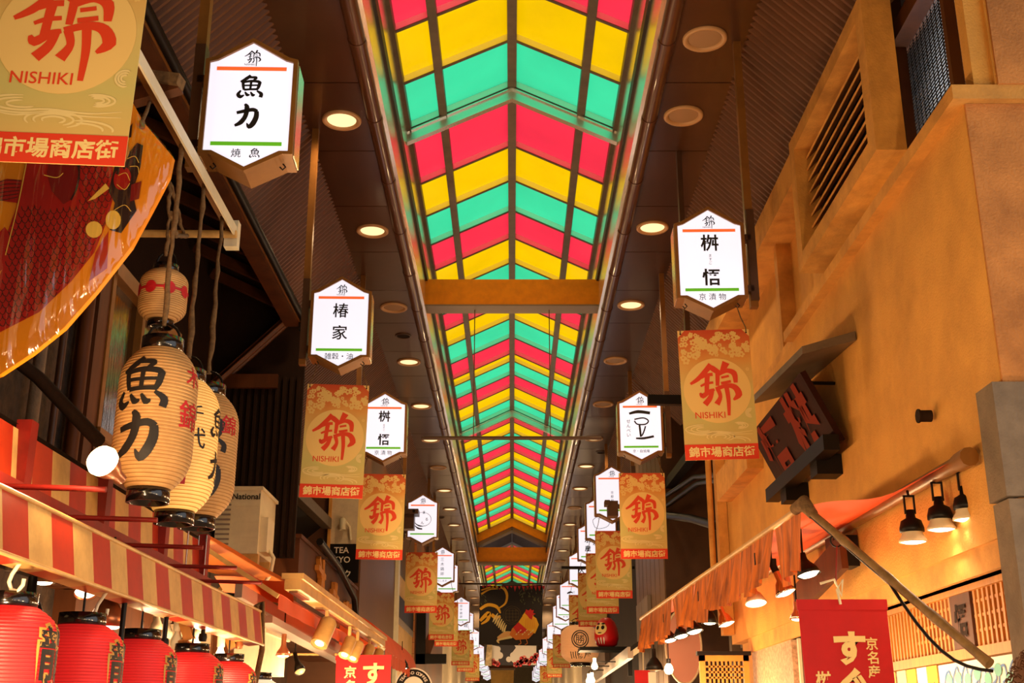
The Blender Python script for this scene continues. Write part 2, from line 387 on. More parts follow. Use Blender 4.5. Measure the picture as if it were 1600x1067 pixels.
# drain pipe at the far end of the wall
mb = MB(); mb.box((2.05, 11.74, 3.05), (2.145, 11.88, 5.4)); mb.box((2.02, 11.7, 2.6), (2.145, 11.88, 3.05)); mb.box((2.04, 11.72, 2.5), (2.145, 11.86, 2.62))
mb.tube([(1.99, 11.8, 3.02), (1.99, 11.8, 5.4)], .03, 8)
tag(mb.build('drain_pipe', M['conc2']), 'ochre boxed drain pipe running down the far corner of the right wall', 'pipe')
# vent box: concrete frame round slanted louvres
v = thing('vent_box', 'large ochre concrete louvred vent box projecting from the right wall', 'vent', (2.0, 5.84, 4.65))
mb = MB(); a, b, z0, z1, x0, x1 = 5.84, 7.68, 4.64, 5.64, 2.0, 2.2
mb.box((x0, a, z0), (x0 + .17, a + .13, z1)); mb.box((x0, b - .13, z0), (x0 + .17, b, z1))
mb.box((x0 + .001, a + .13, z0 + .001), (x0 + .17, b - .13, z0 + .11)); mb.box((x0 + .001, a + .13, z1 - .11), (x0 + .17, b - .13, z1 - .001)); mb.build('surround', M['conc2'], v)
mb = MB()
for i in range(9):
    z = z0 + .14 + i * .088; mb.bar((x0 + .11, a + .13, z), (x0 + .11, b - .13, z), .085, .012, up=(-.7, 0, .7))
mb.build('louvre', M['conc2'], v)
mb = MB(); mb.box((x0 + .16, a + .1, z0 + .1), (x0 + .18, b - .1, z1 - .1)); mb.build('backing', M['black'], v)
# mesh window above the ledge
wn = bpy.data.objects.new('window_6', None); COL.objects.link(wn); wn['kind'] = 'structure'
mb = MB(); mb.box((2.36, 5.1, 4.52), (2.365, 7.9, 6.0))
gm = bpy.data.materials.new('clear_window_glass'); gm.use_nodes = True; _n = gm.node_tree; _t = _n.nodes.new('ShaderNodeBsdfTransparent'); _g = _n.nodes.new('ShaderNodeBsdfGlossy'); _m = _n.nodes.new('ShaderNodeMixShader'); _m.inputs[0].default_value = .08; _g.inputs['Roughness'].default_value = .05; _n.links.new(_t.outputs[0], _m.inputs[1]); _n.links.new(_g.outputs[0], _m.inputs[2]); _n.links.new(_m.outputs[0], _n.nodes['Material Output'].inputs[0]); mb.build('pane', gm, wn)
mb = MB()
for y in (5.07, 5.36, 6.1): mb.box((2.27, y, 4.515), (2.33, y + .045, 6.0))
mb.box((2.24, 5.08, 5.45), (2.36, 7.9, 5.56)); mb.build('window_frame', M['brownwood'], wn)
mb = MB(); y = 5.12
while y < 7.85: mb.tube([(2.345, y, 4.53), (2.345, y, 5.75)], .0035, 4, caps=False, smooth=False); y += .06
z = 4.55
while z < 5.75: mb.tube([(2.342, 5.1, z), (2.342, 7.9, z)], .003, 4, caps=False, smooth=False); z += .022
mb.build('wire_mesh', M['black'], wn)
# daylight behind that window: patches painted on an added wall, with an added lamp
mb = MB(); mb.box((2.95, 4.95, 4.3), (3.0, 12, 6.2)); structure(mb, 'wall_daylight_backdrop', mat('painted_daylight_patches', '#e8e6ec', .8, noise=1.0, nscale=2.2, dark='#140c06', stretch=(1, 1, 2)))
lamp('added_daylight_lamp', (2.62, 6.2, 4.75), 30, (.9, .95, 1), .1)
# right side shop front under the render: lintel, lattice transom, stone jamb
mb = MB(); mb.box((WX + .02, 5.22, 2.3), (2.8, 11.2, 2.42))
structure(mb, 'trim_8', M['conc2'])
mb = MB(); mb.box((3.3, 5, 0), (3.4, 15, 2.42)); structure(mb, 'wall_right_shop', M['pale'])
mb = MB(); mb.box((2.2, 9.6, 0), (3.3, 11.2, 2.3)); structure(mb, 'wall_right_jamb', mat('speckled_stone', '#c9a07c', .7, noise=.6, nscale=38, dark='#6b4a30'))
# alley and buildings beyond on the right
mb = MB(); mb.box((3.0, 11.9, 0), (3.1, 15.6, 6.2)); mb.box((2.45, 13.6, 0), (3.1, 13.75, 4.2)); structure(mb, 'wall_right_alley', mat('alley_wall', '#5c4630', .8, noise=.3))
d = bpy.data.objects.new('window_7', None); COL.objects.link(d); d['kind'] = 'structure'
mb = MB(); mb.box((2.55, 13.57, 2.5), (2.85, 13.6, 3.4)); mb.build('window_frame', M['greybeam'], d)
mb = MB(); mb.box((2.58, 13.55, 2.53), (2.69, 13.57, 3.36)); mb.box((2.71, 13.55, 2.53), (2.82, 13.57, 3.36)); mb.build('pane', M['black'], d)
mb = MB(); mb.box((2.0, 15.6, 0), (2.9, 19.2, 6.3))
y = 15.6
for i in range(7): mb.box((1.985, y + .02, 0), (2.0, y + .49, 6.0), 1); y += .515
structure(mb, 'wall_right_panelled', [M['brown'], mat('brown_panel', '#7a5a3c', .45, noise=.2)])
mb = MB(); mb.box((2.15, 19.2, 0), (3, 27, 6)); mb.box((2.05, 27, 0), (3, 36, 6), 1); mb.box((2.2, 36, 0), (3, Y1, 6), 2)
structure(mb, 'wall_right_far', [M['dark'], M['brown'], M['pale']])
# ------------------------------------------------------------ left side: old house (near), then setback, then flush fronts
mb = MB(); mb.box((-3.1, Y0, 0), (-3.0, 11.5, 6.35)); structure(mb, 'wall_left', M['dark'])
mb = MB()
mb.box((-3.0, 11.45, 3.2), (-2.1, 11.5, 6.0), 1)
x = -3.0
while x < -2.1: mb.box((x, 11.42, 3.2), (x + .03, 11.45, 5.0), 1); x += .07
mb.bar((-3.0, 11.4, 4.95), (-2.35, 11.4, 4.95), .05, .14)
structure(mb, 'wall_left_gable', [M['brownwood'], M['dark']])
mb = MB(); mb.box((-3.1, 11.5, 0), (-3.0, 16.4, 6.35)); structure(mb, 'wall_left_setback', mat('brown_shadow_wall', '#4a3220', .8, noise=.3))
mb = MB(); mb.box((-3, 16.4, 0), (-2.08, 21.6, 6.0)); mb.box((-2.08, 21.3, 0), (-2.02, 21.6, 5.8), 1)
structure(mb, 'wall_left_panelled', [mat('plain_brown_panel', '#6b4224', .5, noise=.12), M['cream']])
mb = MB(); mb.box((-3, 21.6, 0), (-2.1, 25.6, 6), 0)
for z in (2.75, 3.5): mb.box((-2.1, 21.7, z), (-2.07, 25.5, z + .12), 1)
x = 21.75
while x < 25.4: mb.box((-2.1, x, 2.0), (-2.085, x + .14, 4.4), 2); x += .16
mb.box((-2.1, 21.8, 3.62), (-2.06, 25.3, 4.0), 3)
structure(mb, 'wall_left_shutters', [M['brown'], M['greybeam'], M['creamdirt'], M['black']])
def brick():
    m = bpy.data.materials.new('tan_tile'); m.use_nodes = True; nt = m.node_tree; b = nt.nodes['Principled BSDF']
    tc = nt.nodes.new('ShaderNodeTexCoord'); mp = nt.nodes.new('ShaderNodeMapping'); mp.inputs['Rotation'].default_value = (R(90), 0, R(90))
    t = nt.nodes.new('ShaderNodeTexBrick'); t.inputs['Scale'].default_value = 2.2; t.inputs['Color1'].default_value = (*lin('#c07a42'), 1)
    t.inputs['Color2'].default_value = (*lin('#b06a36'), 1); t.inputs['Mortar'].default_value = (*lin('#6a3c1c'), 1); t.inputs['Mortar Size'].default_value = .012
    nt.links.new(tc.outputs['Object'], mp.inputs[0]); nt.links.new(mp.outputs[0], t.inputs[0]); nt.links.new(t.outputs[0], b.inputs['Base Color']); return m
mb = MB(); mb.box((-3, 25.6, 0), (-2.05, 36, 6)); structure(mb, 'wall_left_tiled', brick())
mb = MB(); mb.box((-3, 36, 0), (-2.15, Y1, 6)); structure(mb, 'wall_left_far', M['pale'])
# ------------------------------------------------------------ recessed ceiling lights
def make_light(lit, r=.155):
    t = thing('ceiling_light', 'recessed light', 'ceiling light', (0, 0, 0))
    mb = MB(); mb.lathe([(r, .0), (r, -.012), (r * .93, -.022), (r * .78, -.014), (r * .74, .0)], n=32); mb.build('trim_ring', M['ring'], t)
    mb = MB(); mb.lathe([(r * .74, -.004), (r * .5, -.006), (0, -.006)], n=24)
    mb.build('diffuser', M['lit'] if lit else M['unlit'], t)
    if lit: lamp('downlight', (0, 0, -.04), W_DOWN, (1, .66, .34), .1, t, spot=150, aim=(0, 0, -1))
    return t
ORD = ['nearest', 'second', 'third', 'fourth', 'fifth', 'sixth', 'seventh', 'eighth', 'ninth', 'tenth', 'eleventh', 'twelfth', 'thirteenth', 'fourteenth', 'fifteenth', 'sixteenth']
def ord_(i): return ORD[i] if i < len(ORD) else 'far'
LP = dict(left=[(187, 1), (360, 1), (480, 0), (565, 1), (634, 1), (687, 1), (730, 0), (766, 1), (795, 1), (820, 1), (842, 0), (861, 1), (876, 0)],
          right=[(60, 0), (180, 0), (355, 1), (476, 1), (563, 0), (631, 0), (685, 1), (728, 1), (763, 1), (793, 0), (819, 1), (840.5, 1), (860, 1), (876, 0)])
proto = {0: None, 1: None}
for side in ('left', 'right'):
    cnt = {0: 0, 1: 0}; sx = -1 if side == 'left' else 1
    ysl = [(P(800, py, Z=CZ).y, l) for py, l in LP[side]]
    ysl += [(ysl[-1][0] + 2.4 * (k + 1), 1) for k in range(5)]
    for y, l in ysl:
        if proto[l] is None: o = proto[l] = make_light(l)
        else: o = copy_tree(proto[l])
        k = cnt[l]; cnt[l] += 1
        if l: lb = '%s glowing round ceiling light from the camera on the %s soffit' % (ord_(k), side)
        else: lb = '%s unlit round ceiling light from the camera on the %s soffit' % (ord_(k), side)
        place(o, (sx * 1.345, y, CZ), lb, 'recessed lights on the %s soffit' % side)
# smaller dark speakers
sp = thing('ceiling_speaker', 'small dark round ceiling speaker beside the unlit third fitting on the left soffit', 'speaker', (0, 0, 0))
mb = MB(); mb.lathe([(.1, 0), (.1, -.01), (.085, -.016), (.08, -.01)], n=24); mb.build('trim_ring', M['brown'], sp)
mb = MB(); mb.lathe([(.08, -.006), (0, -.008)], n=24); mb.build('grille', M['dark'], sp)
for i, (px, py) in enumerate(((630, 524), (688, 808), (940, 706))):
    o = sp if i == 0 else copy_tree(sp); q = P(px, py, Z=CZ)
    place(o, q, ['small dark round ceiling speaker behind the unlit light on the left soffit, nearest', 'small dark round ceiling speaker far along the left soffit', 'small dark round ceiling speaker along the right soffit'][i], 'ceiling speakers')

# ------------------------------------------------------------ brush emblem of the street (strokes in a 315 x 355 box)
EMB = [([(340, 385), (300, 430), (250, 480), (200, 512)], [34, 30, 26, 14]), ([(318, 388), (350, 412), (386, 440)], [20, 34, 30]),
 ([(270, 472), (305, 455), (347, 450)], [16, 20, 20]), ([(312, 452), (305, 520), (300, 585)], [30, 26, 26]), ([(264, 528), (300, 512), (347, 505)], [12, 16, 14]),
 ([(258, 572), (274, 594), (318, 564), (352, 552)], [10, 30, 24, 14]), ([(338, 560), (318, 610), (284, 650)], [20, 30, 34]),
 ([(438, 372), (420, 408), (402, 440)], [44, 34, 18]), ([(378, 442), (376, 480), (372, 528)], [26, 24, 20]), ([(384, 452), (438, 428), (484, 448), (490, 510)], [20, 26, 34, 22]),
 ([(400, 474), (450, 464)], [14, 14]), ([(396, 512), (460, 500)], [16, 16]), ([(360, 550), (430, 528), (482, 540), (504, 588), (468, 624)], [22, 24, 34, 40, 10]),
 ([(372, 548), (386, 600), (360, 650)], [26, 22, 34]), ([(428, 530), (436, 620), (432, 726)], [28, 24, 16])]
def emblem(mb, cx, cz, size, y, mi=0, thin=1.0):
    k = size / 330
    for pts, ws in EMB: mb.stroke([(cx + (a - 354) * k, cz - (b - 548) * k) for a, b in pts], [q * k * thin for q in ws], y, mi)
# ------------------------------------------------------------ lightbox signs
SW, SH, SD = .2275, .27, .2
HEX = [(-SW, -SH), (0, -.37), (SW, -SH), (SW, SH), (.19, SH + .012), (0, .37), (-.19, SH + .012), (-SW, SH)]
HEXB = [(-SW, -SH), (-.18, -SH), (0, -.362), (.18, -SH), (SW, -SH), (SW, .25), (.185, .262), (0, .37), (-.185, .262), (-SW, .25)]
def inset(p, d):
    cx = 0; return [(x * (1 - d / SW), z * (1 - d / .36)) for x, z in p]
def make_sign(s):
    """s = side of the street the pole stands on (-1 left)"""
    t = thing('lightbox_sign', 'sign', 'sign', (0, 0, 0))
    inn = inset(HEXB, .022); n = len(HEXB); mb = MB()
    for y in (-.012, SD):
        pass
    vs = [(x, -.012, z) for x, z in HEXB] + [(x, -.012, z) for x, z in inn] + [(x, .01, z) for x, z in inn] + [(x, .02, z) for x, z in HEXB]
    fs = []
    for i in range(n):
        j = (i + 1) % n; fs += [(i, j, n + j, n + i), (n + i, n + j, 2 * n + j, 2 * n + i), (3 * n + i, 3 * n + j, j, i)]
    mb.add(vs, fs); mb.build('front_frame', M['gold'], t)
    mb = MB(); mb.poly(inset(HEXB, .006), .018, SD); mb.build('box', [M['gold']], t)
    for q in (-1, 1): mb = MB(); mb.box((q * (SW - .004), .03, -SH + .01), (q * (SW + .002), SD - .015, .24)); mb.build('side_panel', M['fascia'], t)
    mb = MB(); mb.flat(inn, .002); mb.build('face', M['signface'], t)
    mb = MB(); mb.box((-.172, -.002, .192), (.172, .001, .212)); mb.build('orange_bar', M['orangebar'], t)
    mb = MB(); mb.box((-.172, -.002, -.222), (.172, .001, -.202)); mb.build('green_bar', M['greenbar'], t)
    mb = MB(); emblem(mb, .0, .262, .085, -.001, thin=.8); mb.text('NISHIKI', .016, -.012, .226, -.001); mb.build('emblem', M['blacktext'], t)
    for q in (-1, 1): mb = MB(); mb.tube([(q * .17, .08, -SH - .008), (q * .17 + .014, .08, -SH - .025), (q * .17, .08, -SH - .04), (q * .17 - .014, .08, -SH - .025)], .004, 6); mb.build('hook', M['black'], t)
    mb = MB(); x = s * (SW + .055); top = CZ - 4.525
    mb.box((x - .022, .06, -.26), (x + .03, .14, .38), 1); mb.box((x - .025, .08, -.3), (x + .025, .14, top), 0)
    mb.box((s * (SW - .01), .06, .16), (x, .13, .2), 1); mb.box((s * (SW - .01), .06, -.2), (x, .13, -.16), 1)
    mb.build('hanging_pole', [M['gold'], M['brown']], t)
    return t
SPROT = {-1: make_sign(-1), 1: make_sign(1)}; SUSED = set()
def sign(px, py, Y, s, label, draw, X=None):
    o = SPROT[s] if s not in SUSED else copy_tree(SPROT[s], skip=('lettering',)); SUSED.add(s)
    x = s * 1.29 if X is None else X
    place(o, (x, Y, 4.525), label, 'lightbox signs on the %s side' % ('left' if s < 0 else 'right'), rz=s * R(-1.5))
    mb = MB(); draw(mb)
    if mb.v: q = mb.build('lettering', M['blacktext'], o, at=(0, 0, 0))
    return o
K = -.001
def L_fish(mb): mb.text('魚', .125, 0, .10, K, bold=.09); mb.text('力', .13, -.005, -.06, K, bold=.09); mb.text('焼', .05, -.045, -.262, K, bold=.004); mb.text('魚', .05, .045, -.262, K, bold=.004)
def L_tsubaki(mb): mb.text('椿', .12, 0, .1, K, bold=.012); mb.text('家', .12, 0, -.075, K, bold=.012); mb.text('雑穀・油', .054, 0, -.262, K)
def L_masu(mb):
    mb.text('桝', .12, 0, .115, K, bold=.022); mb.text('悟', .12, 0, -.125, K, bold=.024); mb.text('ますご', .024, 0, .0, K, vertical=True); mb.text('京 漬 物', .05, 0, -.26, K)
def L_circle(mb):
    mb.stroke([(.1 * cos(a) * 1.25, .1 * sin(a)) for a in [R(200 + i * 26) for i in range(12)]], [.006, .012, .02, .008, .006, .005, .005, .006, .005, .004, .004, .008], K)
    mb.text('ま', .05, .02, .1, K, bold=.01); mb.text('る', .05, .06, .0, K, bold=.01); mb.text('ん', .05, 0, -.05, K, bold=.01); mb.stroke([(-.11, -.09), (-.06, -.13), (.0, -.14)], [.005, .025, .018], K)
def L_miki(mb): mb.text('三木鶏卵', .07, 0, .0, K, vertical=True, pitch=1.25); mb.text('だしまき', .045, 0, -.26, K)
def L_tanaka(mb): mb.text('田中鶏卵', .07, 0, .0, K, vertical=True, pitch=1.25); mb.text('だし巻', .045, 0, -.26, K)
def L_bean(mb):
    mb.stroke([(-.11, .13), (-.02, .15), (.1, .135)], [.022, .034, .03], K); mb.stroke([(-.06, .07), (.03, .085), (.08, .055), (.05, .02), (-.03, .02), (-.06, .055)], [.014] * 6, K)
    mb.stroke([(-.01, .01), (-.005, -.05), (.0, -.11)], .02, K); mb.stroke([(.05, .0), (.03, -.06), (.01, -.1)], .014, K); mb.stroke([(-.05, -.125), (.03, -.125), (.13, -.105)], [.016, .024, .022], K)
    mb.text('せんべい', .045, -.12, -.02, K, vertical=True); mb.text('京・自焼庵', .034, 0, -.255, K)
def L_kyoto(mb): mb.text('京都錦店', .04, 0, -.06, K, vertical=True, pitch=1.3)
def L_bird(mb): mb.stroke([(-.09, -.1), (-.12, 0), (-.05, .06), (-.04, .13), (.03, .13), (.05, .06), (.12, .01), (.1, -.08), (-.02, -.12), (-.09, -.1)], .006, K); mb.text('ひと粒', .035, 0, -.26, K)
def L_sui(mb): mb.text('水', .1, -.06, .06, K, bold=.025); mb.text('産', .1, -.06, -.08, K, bold=.025); mb.text('京', .1, .07, .02, K, bold=.025)
def L_dai(mb): mb.text('大', .14, .02, -.02, K, bold=.012); mb.text('安', .1, .02, -.14, K)
def L_brush(mb): mb.stroke([(-.05, .05), (.02, .08), (.08, .06)], [.03, .04, .01], K); mb.text('て', .06, .1, .07, K); mb.text('小町', .06, 0, -.08, K)
def L_small(mb): mb.text('御料理', .035, .1, 0, K, vertical=True); mb.text('有次', .07, -.02, 0, K, vertical=True); mb.text('錦小路', .04, 0, -.26, K)
def L_kawa(mb): mb.text('川', .11, 0, .06, K, bold=.008); mb.text('政', .11, 0, -.08, K, bold=.008)
def L_yu(mb): mb.text('湯葉', .1, 0, 0, K, bold=.01, vertical=True)
H = 'hexagonal backlit sign'
sign(0, 0, 5.15, -1, 'nearest white hexagonal backlit sign on the left, two heavy black characters', L_fish)
sign(0, 0, 8.4, -1, 'white hexagonal backlit sign hanging above the nearest complete banner on the left', L_tsubaki)
sign(0, 0, 11.6, -1, 'third white hexagonal backlit sign on the left, half behind an orange banner', L_masu)
sign(0, 0, 17.0, -1, 'white hexagonal backlit sign on the left with a brushed black circle', L_circle)
sign(0, 0, 22.1, -1, 'left white hexagonal backlit sign with a thin column of characters, nearer one', L_miki)
sign(0, 0, 23.8, -1, 'left white hexagonal backlit sign mostly hidden behind the fifth one', L_yu)
sign(0, 0, 30.6, -1, 'far left white hexagonal backlit sign with a thin column of characters, above a small banner', L_tanaka)
sign(0, 0, 33.8, -1, 'far left white hexagonal backlit sign showing only its right half', L_kawa)
sign(0, 0, 40.0, -1, 'farthest white hexagonal backlit sign on the left beside the rooster banner', L_small)
sign(0, 0, 7.14, 1, 'nearest white hexagonal backlit sign on the right, above the big orange banner', L_masu)
sign(0, 0, 11.55, 1, 'white hexagonal backlit sign on the right with a bold horizontal brush stroke', L_bean)
sign(0, 0, 15.1, 1, 'third white hexagonal backlit sign on the right with a small vertical line of text', L_kyoto)
sign(0, 0, 17.1, 1, 'right white hexagonal backlit sign with a line-drawn bird figure', L_bird)
sign(0, 0, 19.3, 1, 'right white hexagonal backlit sign with bold black characters peeking past a banner', L_sui)
sign(0, 0, 22.5, 1, 'right white hexagonal backlit sign with one large thin character', L_dai)
sign(0, 0, 27.0, 1, 'right white hexagonal backlit sign with a slanting black brush mark', L_brush)
sign(0, 0, 29.2, 1, 'far right white hexagonal backlit sign behind the brush-mark one', L_small)
sign(0, 0, 31.8, 1, 'far right white hexagonal backlit sign over a small orange banner', L_yu)
sign(0, 0, 37.3, 1, 'far right white hexagonal backlit sign next to the edge of the rooster banner', L_miki)
sign(0, 0, 43.0, 1, 'small white hexagonal backlit sign right of the blossom curtain', L_kawa)
for i in range(5):
    for s in (-1, 1): sign(0, 0, 47 + i * 4.2 + (s > 0) * 2, s, '%s of the tiny white signs deep in the arcade, %s side' % (['nearest', 'second', 'third', 'fourth', 'fifth'][i], 'left' if s < 0 else 'right'), L_small)

# ------------------------------------------------------------ street banners
def banner_mat():
    m = bpy.data.materials.new('printed_banner_cloth'); m.use_nodes = True; nt = m.node_tree; b = nt.nodes['Principled BSDF']; b.inputs['Roughness'].default_value = .75
    tc = nt.nodes.new('ShaderNodeTexCoord'); sx = nt.nodes.new('ShaderNodeSeparateXYZ'); nt.links.new(tc.outputs['Object'], sx.inputs[0])
    n = nt.nodes.new('ShaderNodeTexNoise'); n.inputs['Scale'].default_value = 5; nt.links.new(tc.outputs['Object'], n.inputs[0])
    a = nt.nodes.new('ShaderNodeMath'); a.operation = 'MULTIPLY_ADD'; a.inputs[1].default_value = .16; nt.links.new(n.outputs[0], a.inputs[0]); nt.links.new(sx.outputs['Z'], a.inputs[2])
    mr = nt.nodes.new('ShaderNodeMapRange'); mr.inputs['From Min'].default_value = -.77; mr.inputs['From Max'].default_value = .08; nt.links.new(a.outputs[0], mr.inputs[0])
    cr = nt.nodes.new('ShaderNodeValToRGB'); e = cr.color_ramp.elements
    e[0].position = 0; e[0].color = (*lin('#dcae62'), 1); e[1].position = 1; e[1].color = (*lin('#c2461c'), 1)
    for p_, c_ in ((.3, '#c8bb6e'), (.55, '#d8bd70'), (.78, '#dc9a48'), (.92, '#d0662c')):
        q = e.new(p_); q.color = (*lin(c_), 1)
    nt.links.new(mr.outputs[0], cr.inputs[0]); nt.links.new(cr.outputs[0], b.inputs['Base Color']); return m
M['banner'] = banner_mat(); M['disc'] = mat('banner_disc_print', '#eec878', .75); M['flower'] = mat('banner_flower_print', '#e6c070', .75); M['band'] = mat('banner_red_band', '#dd3a18', .7); M['wave'] = mat('banner_wave_print', '#e6cf8c', .75)
BW, BH = .228, .85
ban = thing('street_banner', 'banner', 'banner', (0, 0, 0))
mb = MB(); mb.box((-BW, 0, -BH), (BW, .004, 0)); mb.build('cloth', M['banner'], ban)
mb = MB(); mb.box((-BW, -.0025, -BH), (BW, -.0002, -BH + .098)); mb.text('錦市場商店街', .068, 0, -BH + .05, -.0035, mi=1, bold=.025); mb.build('red_band', [M['band'], M['creamtext']], ban)
mb = MB(); mb.disc(0, -.405, .212, -.0018, n=48); mb.build('moon_print', M['disc'], ban)
mb = MB(); emblem(mb, -.015, -.395, .325, -.0032, thin=1.12); mb.text('NISHIKI', .058, -.055, -.565, -.0032, bold=.006); mb.build('emblem', M['redtext'], ban)
mb = MB(); r2 = random.Random(3)
for i in range(150):
    x = r2.uniform(-.21, .21); z = -.025 - r2.random() ** 1.3 * .3; q = r2.uniform(.011, .026) * (1 if z < -.05 else .7)
    if z < -.33 or math.hypot(x, z + .405) < .222 + q: continue
    a0 = r2.uniform(0, 6)
    for k in range(5):
        a = a0 + k * 2 * pi / 5; mb.disc(x + cos(a) * q * .62, z + sin(a) * q * .62, q * .4, -.0008 - (i * 5 + k) * 1.2e-6, n=7)
mb.build('flower_print', M['flower'], ban)
mb = MB()
for cx, cz, a, b_, n_, a0, a1 in ((0.0, -.705, .085, .028, 3, -60, 210), (-.1, -.655, .115, .03, 3, 90, 320), (.12, -.635, .055, .02, 3, -100, 120), (.195, -.555, .028, .028, 3, 60, 290), (.08, -.735, .1, .03, 2, -10, 100)):
    for k in range(n_):
        q = 1 - k * .3; pts = [(cx + a * q * cos(t_), cz + b_ * q * sin(t_)) for t_ in [R(a0 + (a1 - a0) * i / 12) for i in range(13)]]
        mb.stroke([(max(-.224, min(.224, x)), max(-.75, z)) for x, z in pts], [.002] + [.007] * 11 + [.002], -.0014)
for k in range(2): mb.stroke([(-.21, -.655 - k * .02), (-.12, -.675 - k * .018), (-.02, -.67 - k * .012), (.1, -.68 - k * .01), (.2, -.67 - k * .02)], [.002, .006, .007, .006, .002], -.0014)
mb.build('wave_print', M['wave'], ban)
for q in (-1, 1): mb = MB(); mb.flat([(q * BW, -.002), (q * (BW - .045), -.002), (q * BW, -.05)], -.0022); mb.disc(q * (BW - .018), -.024, .006, -.0028, 1, 10); mb.build('corner_patch', [M['flower'], M['black']], ban)
for q in (-1, 1): mb = MB(); mb.tube([(q * .17, .016, .155), (q * .185, .004, .08), (q * (BW - .018), -.003, .01), (q * (BW - .018), -.004, -.022)], .004, 6); mb.build('cord', M['rope'], ban)
BUSED = []
def banner(Y, s, label, rz=0, X=None, Z=4.06, ry=0):
    o = ban if not BUSED else copy_tree(ban); BUSED.append(1)
    o.location = (s * 1.29 if X is None else X, Y + .06, Z); o.rotation_euler = (0, ry, rz); o['label'] = label; o['group'] = 'orange street banners'
    return o
banner(3.12, -1, 'largest orange street banner at the upper left corner, cut by the frame', R(3), X=-1.37, ry=R(1))
banner(8.4, -1, 'orange street banner on the left, nearest one seen whole', R(2), ry=R(1.2))
banner(11.6, -1, 'orange street banner on the left, below the sign it half hides', R(1), ry=R(.8))
banner(17.0, -1, 'orange street banner on the left under the brushed-circle sign')
banner(22.1, -1, 'smaller orange banner on the left, next after the one under the circle sign')
banner(23.8, -1, 'left orange banner almost wholly hidden, only its red foot showing')
banner(30.6, -1, 'small far orange banner on the left above another red foot')
banner(33.8, -1, 'far left orange banner peeking out behind a small banner')
banner(40.0, -1, 'faint far banner low left of the blossom curtain')
banner(7.14, 1, 'big orange street banner on the right beside the carved plaque', R(-2), ry=R(-1))
banner(11.55, 1, 'orange street banner on the right under the bold brush-stroke sign', R(-1))
banner(15.1, 1, 'third orange street banner on the right, its right half clear')
banner(17.1, 1, 'fourth orange street banner on the right, left half hidden character')
banner(19.3, 1, 'fifth orange street banner on the right, behind the fourth')
banner(22.5, 1, 'right orange banner hanging just above the round crest lantern')
banner(31.8, 1, 'small far orange banner left of the round crest lantern')
banner(37.3, 1, 'far right orange banner peeking out left of another small one')
banner(47.0, 1, 'faint far banner low right of the blossom curtain')
# ------------------------------------------------------------ LEFT: old house eave, bars and ropes
e = thing('eave', 'dark timber eave of the old house with a pale gutter edge, upper left', 'eave', (-2.21, 7, 5.55))
mb = MB(); mb.box((-2.27, 3.2, 5.46), (-2.13, 11.2, 5.58)); mb.box((-2.13, 3.2, 5.5), (-2.115, 11.2, 5.6), 1); mb.build('fascia_board', [M['brownwood'], M['gold']], e)
mb = MB(); mb.add([(-2.2, 3.2, 5.6), (-2.2, 11.2, 5.6), (-2.98, 11.2, 6.0), (-2.98, 3.2, 6.0)], [(0, 1, 2, 3)]); mb.add([(-2.2, 3.2, 5.64), (-2.2, 11.2, 5.64), (-2.98, 11.2, 6.04), (-2.98, 3.2, 6.04)], [(3, 2, 1, 0)]); mb.build('roof_boards', M['dark'], e)
for i in range(12):
    y = 3.6 + i * .66; mb = MB(); mb.bar((-2.2, y, 5.54), (-2.95, y, 5.9), .07, .09); mb.build('rafter', M['brownwood'], e)
mb = MB(); mb.tube([(-2.09, 3.2, 5.53), (-2.09, 11.2, 5.53)], .035, 10); mb.box((-2.13, 11.17, 5.42), (-2.05, 11.22, 5.62)); mb.build('gutter', M['black'], e)
t = thing('hanging_bar', 'pale angle bar with a cross pipe carrying the lantern ropes', 'bar', (-1.5, 4.6, 4.17))
mb = MB(); mb.box((-1.53, 3.0, 4.15), (-1.47, 5.85, 4.16)); mb.box((-1.475, 3.0, 4.1), (-1.465, 5.85, 4.16), 1); mb.build('angle_bar', [M['gold'], M['cream']], t)
mb = MB(); mb.tube([(-1.46, 5.78, 4.11), (-2.6, 5.78, 4.12)], .022, 8); mb.build('cross_pipe', M['creamdirt'], t)
mb = MB(); mb.box((-1.53, 5.8, 4.05), (-1.46, 5.86, 4.2)); mb.build('end_bracket', M['cream'], t)
mb = MB(); mb.tube([(-1.5, 3.4, 4.17), (-1.5, 3.4, 6.0)], .012, 6); mb.build('hanger', M['black'], t)
t = thing('weathered_bracket', 'weathered timber bracket jutting over the pale angle bar', 'bracket', P(225, 128, Y=4.45))
mb = MB(); mb.bar(P(150, 112, Y=4.5), P(283, 129, Y=4.45), .07, .05); mb.build('upper_arm', M['rope'], t)
mb = MB(); mb.bar(P(170, 165, Y=4.5), P(281, 133, Y=4.47), .06, .06); mb.build('lower_arm', M['brownwood'], t)
# wall of the house: dark stonework, pipes, window with mirror-like glass
mb = MB(); mb.box((-3.0, 2, 0), (-2.68, 7.05, 4.9)); mb.box((-3.0, 8.6, 2.4), (-2.7, 11.4, 3.3)); mb.box((-2.72, 6.9, 2.4), (-2.56, 7.1, 5.4), 1); mb.box((-3, 7.05, 2.2), (-2.55, 8.6, 3.36), 1)
structure(mb, 'wall_left_stone', [mat('dark_stonework', '#4a3626', .9, noise=.75, nscale=7, bump=.7, bscale=25, dark='#0c0805'), M['brownwood']])
wn = bpy.data.objects.new('window_5', None); COL.objects.link(wn); wn['kind'] = 'structure'
gl = mat('bronze_mirror_glass', '#8c8478', .1, 1.0, bump=.25, bscale=35, stretch=(1, 1, .1))
mb = MB(); mb.add([(-2.6, 7.1, 3.38), (-2.6, 8.6, 3.38), (-2.6, 8.6, 4.4), (-2.6, 7.1, 4.4)], [(0, 1, 2, 3)]); mb.build('pane', gl, wn)
mb = MB()
